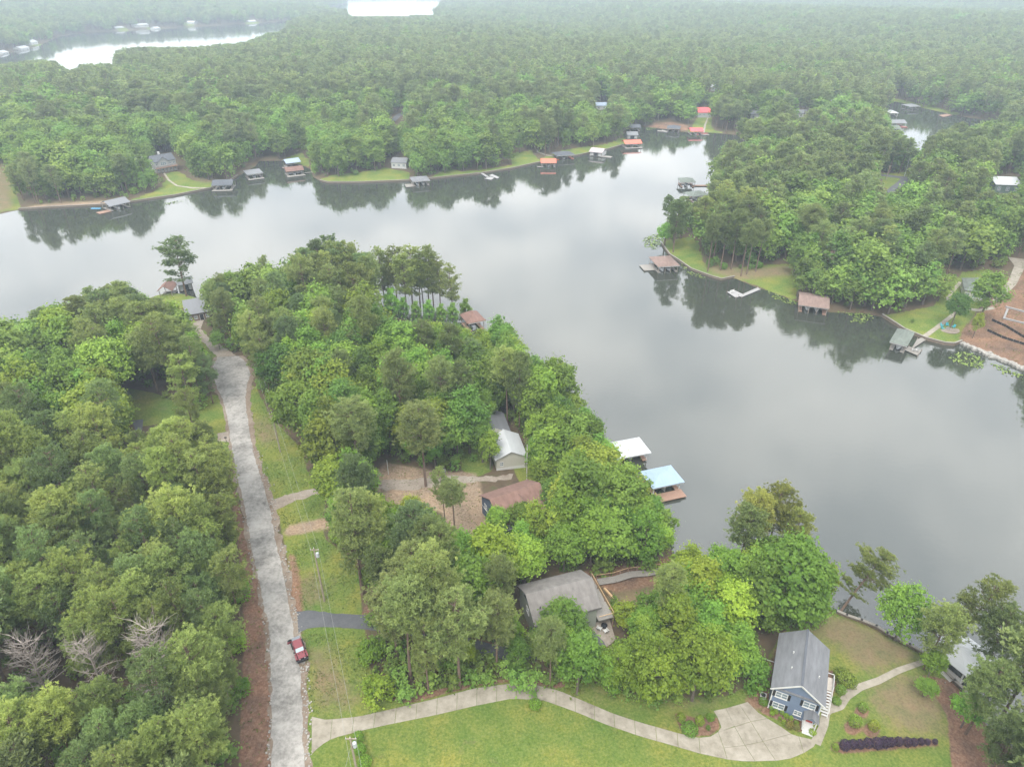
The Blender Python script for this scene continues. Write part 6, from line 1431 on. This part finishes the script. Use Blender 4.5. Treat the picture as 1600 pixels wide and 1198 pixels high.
for x in (-.8, .8): MB().box(x - .05, x + .05, -.22, .31, -.1, .4).build('leg', m_float, t); MB().box(x - .05, x + .05, .31, .37, -.1, 1.0).build('back_post', m_float, t)
p = G(843, 744); t = thing('barrel', 'blue barrel at the foot of the light green tree', 'barrel', p); MB().tube([(0, 0, -.05), (0, 0, .1), (0, 0, .45), (0, 0, .85), (0, 0, .9)], [.26, .30, .33, .30, .27], 12).build('drum', paint('blue_barrel', (.12, .28, .50), .4), t); MB().tube([(0, 0, .901), (0, 0, .94)], .26, 12).build('lid', WHITE, t)
p = G(861, 746); t = thing('grill', 'black barrel grill on the grass by the blue barrel', 'grill', p, .2)
MB().tube([(-.7, 0, .85), (-.65, 0, .85), (.65, 0, .85), (.7, 0, .85)], [.25, .36, .36, .25], 12).build('drum', BLACK, t); [MB().tube([(x, y, -.1), (x * .9, y * .6, .7)], .035, 5).build('leg', BLACK, t) for x in (-.55, .55) for y in (-.3, .3)]; MB().box(-.3, -.2, -.05, .05, 1.18, 1.6).build('chimney', BLACK, t)
p = G(354, 690); t = thing('mailbox', 'dark mailbox on the pale pad at the road edge', 'mailbox', p); MB().box(-.06, .06, -.06, .06, -.3, 1.1).build('post', m_post, t); MB().tube([(-.3, 0, 1.22), (.3, 0, 1.22)], .14, 10).build('box', BLACK, t)
for (q0, q1, lb) in (((1190,1028),(1215,1036),'white pipe lying on the straw uphill of the blue-grey house'), ((1181,1038),(1203,1046),'white pipe lying closer to the heat pump')):
    a, b_ = Gs([q0, q1]); tag(MB().tube([a + Vector((0, 0, .08)), b_ + Vector((0, 0, .08))], .07, 6).build('pipe', WHITE), lb, 'pipe')
# building site
def silt_fence(pts, label):
    P = [p for p in Gs(pts)]; c = P[0]; t = thing('silt_fence', label, 'fence', c)
    Q = resample(np.array([p[:2] for p in P]), 12)
    for k in range(11):
        a, b_ = Vector((*Q[k], gz(*Q[k]))), Vector((*Q[k + 1], gz(*Q[k + 1])))
        MB().bar(a - c + Vector((0, 0, .35)), b_ - c + Vector((0, 0, .35)), .04, .85).build('panel', BLACK, t); MB().box(a.x - c.x - .04, a.x - c.x + .04, a.y - c.y - .1, a.y - c.y - .03, a.z - c.z - .2, a.z - c.z + 1.0).build('stake', m_post, t)
silt_fence([(1549,501),(1570,510),(1596,526),(1630,540)], 'black silt fence across the clay building site, uphill'); silt_fence([(1542,517),(1565,528),(1600,539),(1640,552)], 'black silt fence closest to the riprap on the clay building site')
a = G(1571, 480); t = thing('foundation_form', 'pale board foundation outline on the clay building site', 'foundation', a)
for q0, q1 in (((1571,480),(1601,488)), ((1574,484),(1568,499)), ((1568,498),(1601,506))):
    A, B = Gs([q0, q1]); MB().bar(A - a + Vector((0, 0, .2)), B - a + Vector((0, 0, .2)), .6, .5).build('form_board', m_float, t)

# ------------------------------------------------------------------ water weeds, rough grass, stones
m_weed = leaf_mat('water_weed', (0.09, 0.15, 0.03), (0.20, 0.26, 0.06), .1, .01, .1); m_tuft = leaf_mat('rough_grass', (0.07, 0.125, 0.022), (0.19, 0.235, 0.055), .1, .01, .1)
def weeds(poly, label, dens=3.2):
    P = np.array([W(*p)[:2] for p in poly]); lo, hi = P.min(0), P.max(0)
    n = int((hi - lo).prod() * dens); X = rng.uniform(lo[0], hi[0], n); Y = rng.uniform(lo[1], hi[1], n)
    k = pip(P, X + rng.normal(0, .5, n), Y + rng.normal(0, .5, n)) & (lump(X, Y, 1.3, 1) + rng.normal(0, .5, n) > -1.0); X, Y = X[k], Y[k]; m_ = len(X)
    v, f = rhombs(np.stack([X, Y, rng.uniform(.03, .16, m_)], 1), unit(rng.normal(size=(m_, 3)) * .3 + np.array([0, 0, 1])), rng.uniform(.22, .5, m_), rng, .8)
    o = obj('water_weeds', np_mesh('water_weeds', v, f, m_weed, rng.uniform(0, 1, m_))); o['kind'] = 'stuff'; tag(o, label, 'weeds')
weeds([(1482,560),(1500,551),(1522,553),(1541,566),(1535,576),(1510,572)], 'mat of yellow-green water weed off the riprap shore'); weeds([(1545,566),(1575,575),(1602,588),(1602,594),(1565,583)], 'thin ribbon of water weed along the riprap')
weeds([(1300,484),(1345,485),(1362,492),(1364,500),(1345,507),(1330,503),(1338,495),(1315,490)], 'curved mat of green water weed beside the double-bay boathouse'); weeds([(1198,454),(1230,466),(1246,473),(1240,477),(1210,467)], 'green water weed between the L-shaped dock and the double-bay boathouse')
weeds([(1004,376),(1015,368),(1035,364),(1036,382),(1025,390),(1008,386)], 'round patch of water weed off the tip of the grassy point'); weeds([(1062,411),(1080,424),(1102,433),(1098,437),(1074,428)], 'strip of water weed below the seawall of the grassy point')
weeds([(1008,199),(1025,196),(1031,200),(1012,204)], 'bright water weed beside the sandy cove beach', 1.5); weeds([(252,318),(285,313),(287,316),(258,321)], 'sliver of water weed below the curving hillside path', 1.5)
def turf(poly, label, dens, hgt_=(.12, .3), name='rough_grass'):
    P = np.array([p[:2] for p in Gs(poly)]); lo, hi = P.min(0), P.max(0)
    n = int((hi - lo).prod() * dens); X = rng.uniform(lo[0], hi[0], n); Y = rng.uniform(lo[1], hi[1], n)
    k = pip(P, X, Y) & (lump(X, Y, 2.2, .5) + rng.normal(0, .7, n) > -.2); X, Y = X[k], Y[k]; m_ = len(X)
    q = np.repeat(np.arange(m_), 4); c = np.stack([X[q], Y[q], ground_np(X, Y)[q]], 1) + rng.normal(size=(len(q), 3)) * np.array([.1, .1, 0])
    v, f = blades(c, unit(rng.normal(size=(len(q), 3)) * .55 + np.array([0, 0, 1])), rng.uniform(*hgt_, len(q)), rng.uniform(.03, .07, len(q)), rng)
    o = obj(name, np_mesh(name, v, f, m_tuft, rng.uniform(0, 1, m_)[q])); o['kind'] = 'stuff'; tag(o, label, 'grass')
turf([(475,992),(565,985),(578,1060),(592,1092),(487,1115),(472,1040)], 'rough grass between the asphalt drive and the concrete drive', 7); turf([(455,850),(500,838),(552,880),(560,950),(470,950),(462,900)], 'rough grass above the asphalt drive', 7)
turf([(392,605),(402,607),(428,655),(475,700),(488,758),(428,776),(405,720),(392,650)], 'strip of rough grass beside the road end', 5); turf([(432,800),(500,778),(503,805),(442,824)], 'rough grass between the gravel drive and the dirt track', 7)
turf([(500,1185),(700,1125),(800,1098),(900,1120),(1060,1172),(1140,1190),(1140,1260),(500,1260)], 'mowed lawn blades below the concrete drive', 5, (.05, .12), 'mown_grass')
turf([(590,745),(604,722),(680,735),(745,738),(758,820),(735,845),(705,830),(690,795),(640,790),(604,790)], 'sparse weeds on the dirt clearing', 1.6, (.1, .35), 'weeds')
turf([(372,1198),(377,1100),(382,1000),(377,900),(370,820),(385,830),(402,900),(412,960),(421,1050),(421,1198)], 'weeds sprouting on the brown verge', 1.5, (.15, .45), 'weeds')
turf([(1500,520),(1545,470),(1570,440),(1600,415),(1610,570),(1560,558)], 'scattered weeds on the clay building site', .35, (.3, .7), 'weeds')
st = MB()
for _ in range(420):
    y_ = random.uniform(700, 1198); xs = np.interp(y_, [p[1] for p in RRt], [p[0] for p in RRt]) + random.gauss(6, 4) if random.random() < .7 else np.interp(y_, [p[1] for p in RL], [p[0] for p in RL]) - abs(random.gauss(3, 3))
    p = G(float(xs), y_); s = random.uniform(.05, .16)
    k = [random.uniform(.7, 1.1) for _ in range(8)]
    st.add([(p.x + s*a*k[i], p.y + s*b_*k[i], p.z + .06 + s*.6*c*k[i]) for i, (a, b_, c) in enumerate([(a, b_, c) for a in (-1, 1) for b_ in (-1, 1) for c in (-1, 1)])], [(0, 1, 3, 2), (4, 6, 7, 5), (0, 4, 5, 1), (2, 3, 7, 6), (0, 2, 6, 4), (1, 5, 7, 3)])
o = st.build('roadside_gravel', m_rock); o['kind'] = 'stuff'; tag(o, 'loose pale stones along the edges of the road', 'gravel')

# ------------------------------------------------------------------ haze: one closed box of thin air
hz_m = bpy.data.materials.new('thin_haze'); hz_m.use_nodes = True
nt = hz_m.node_tree; nt.nodes.clear()
ho = nt.nodes.new('ShaderNodeOutputMaterial'); pv = nt.nodes.new('ShaderNodeVolumePrincipled')
pv.inputs['Color'].default_value = (0.68, 0.81, 0.93, 1); pv.inputs['Density'].default_value = 0.00029; pv.inputs['Anisotropy'].default_value = 0.0
nt.links.new(pv.outputs[0], ho.inputs['Volume'])
hzo = MB().box(-15000, 15000, -15000, 15000, -4.0, 104.0).build('haze', hz_m); hzo['kind'] = 'stuff'; tag(hzo, 'thin pale haze lying over the lake and forest', 'haze')
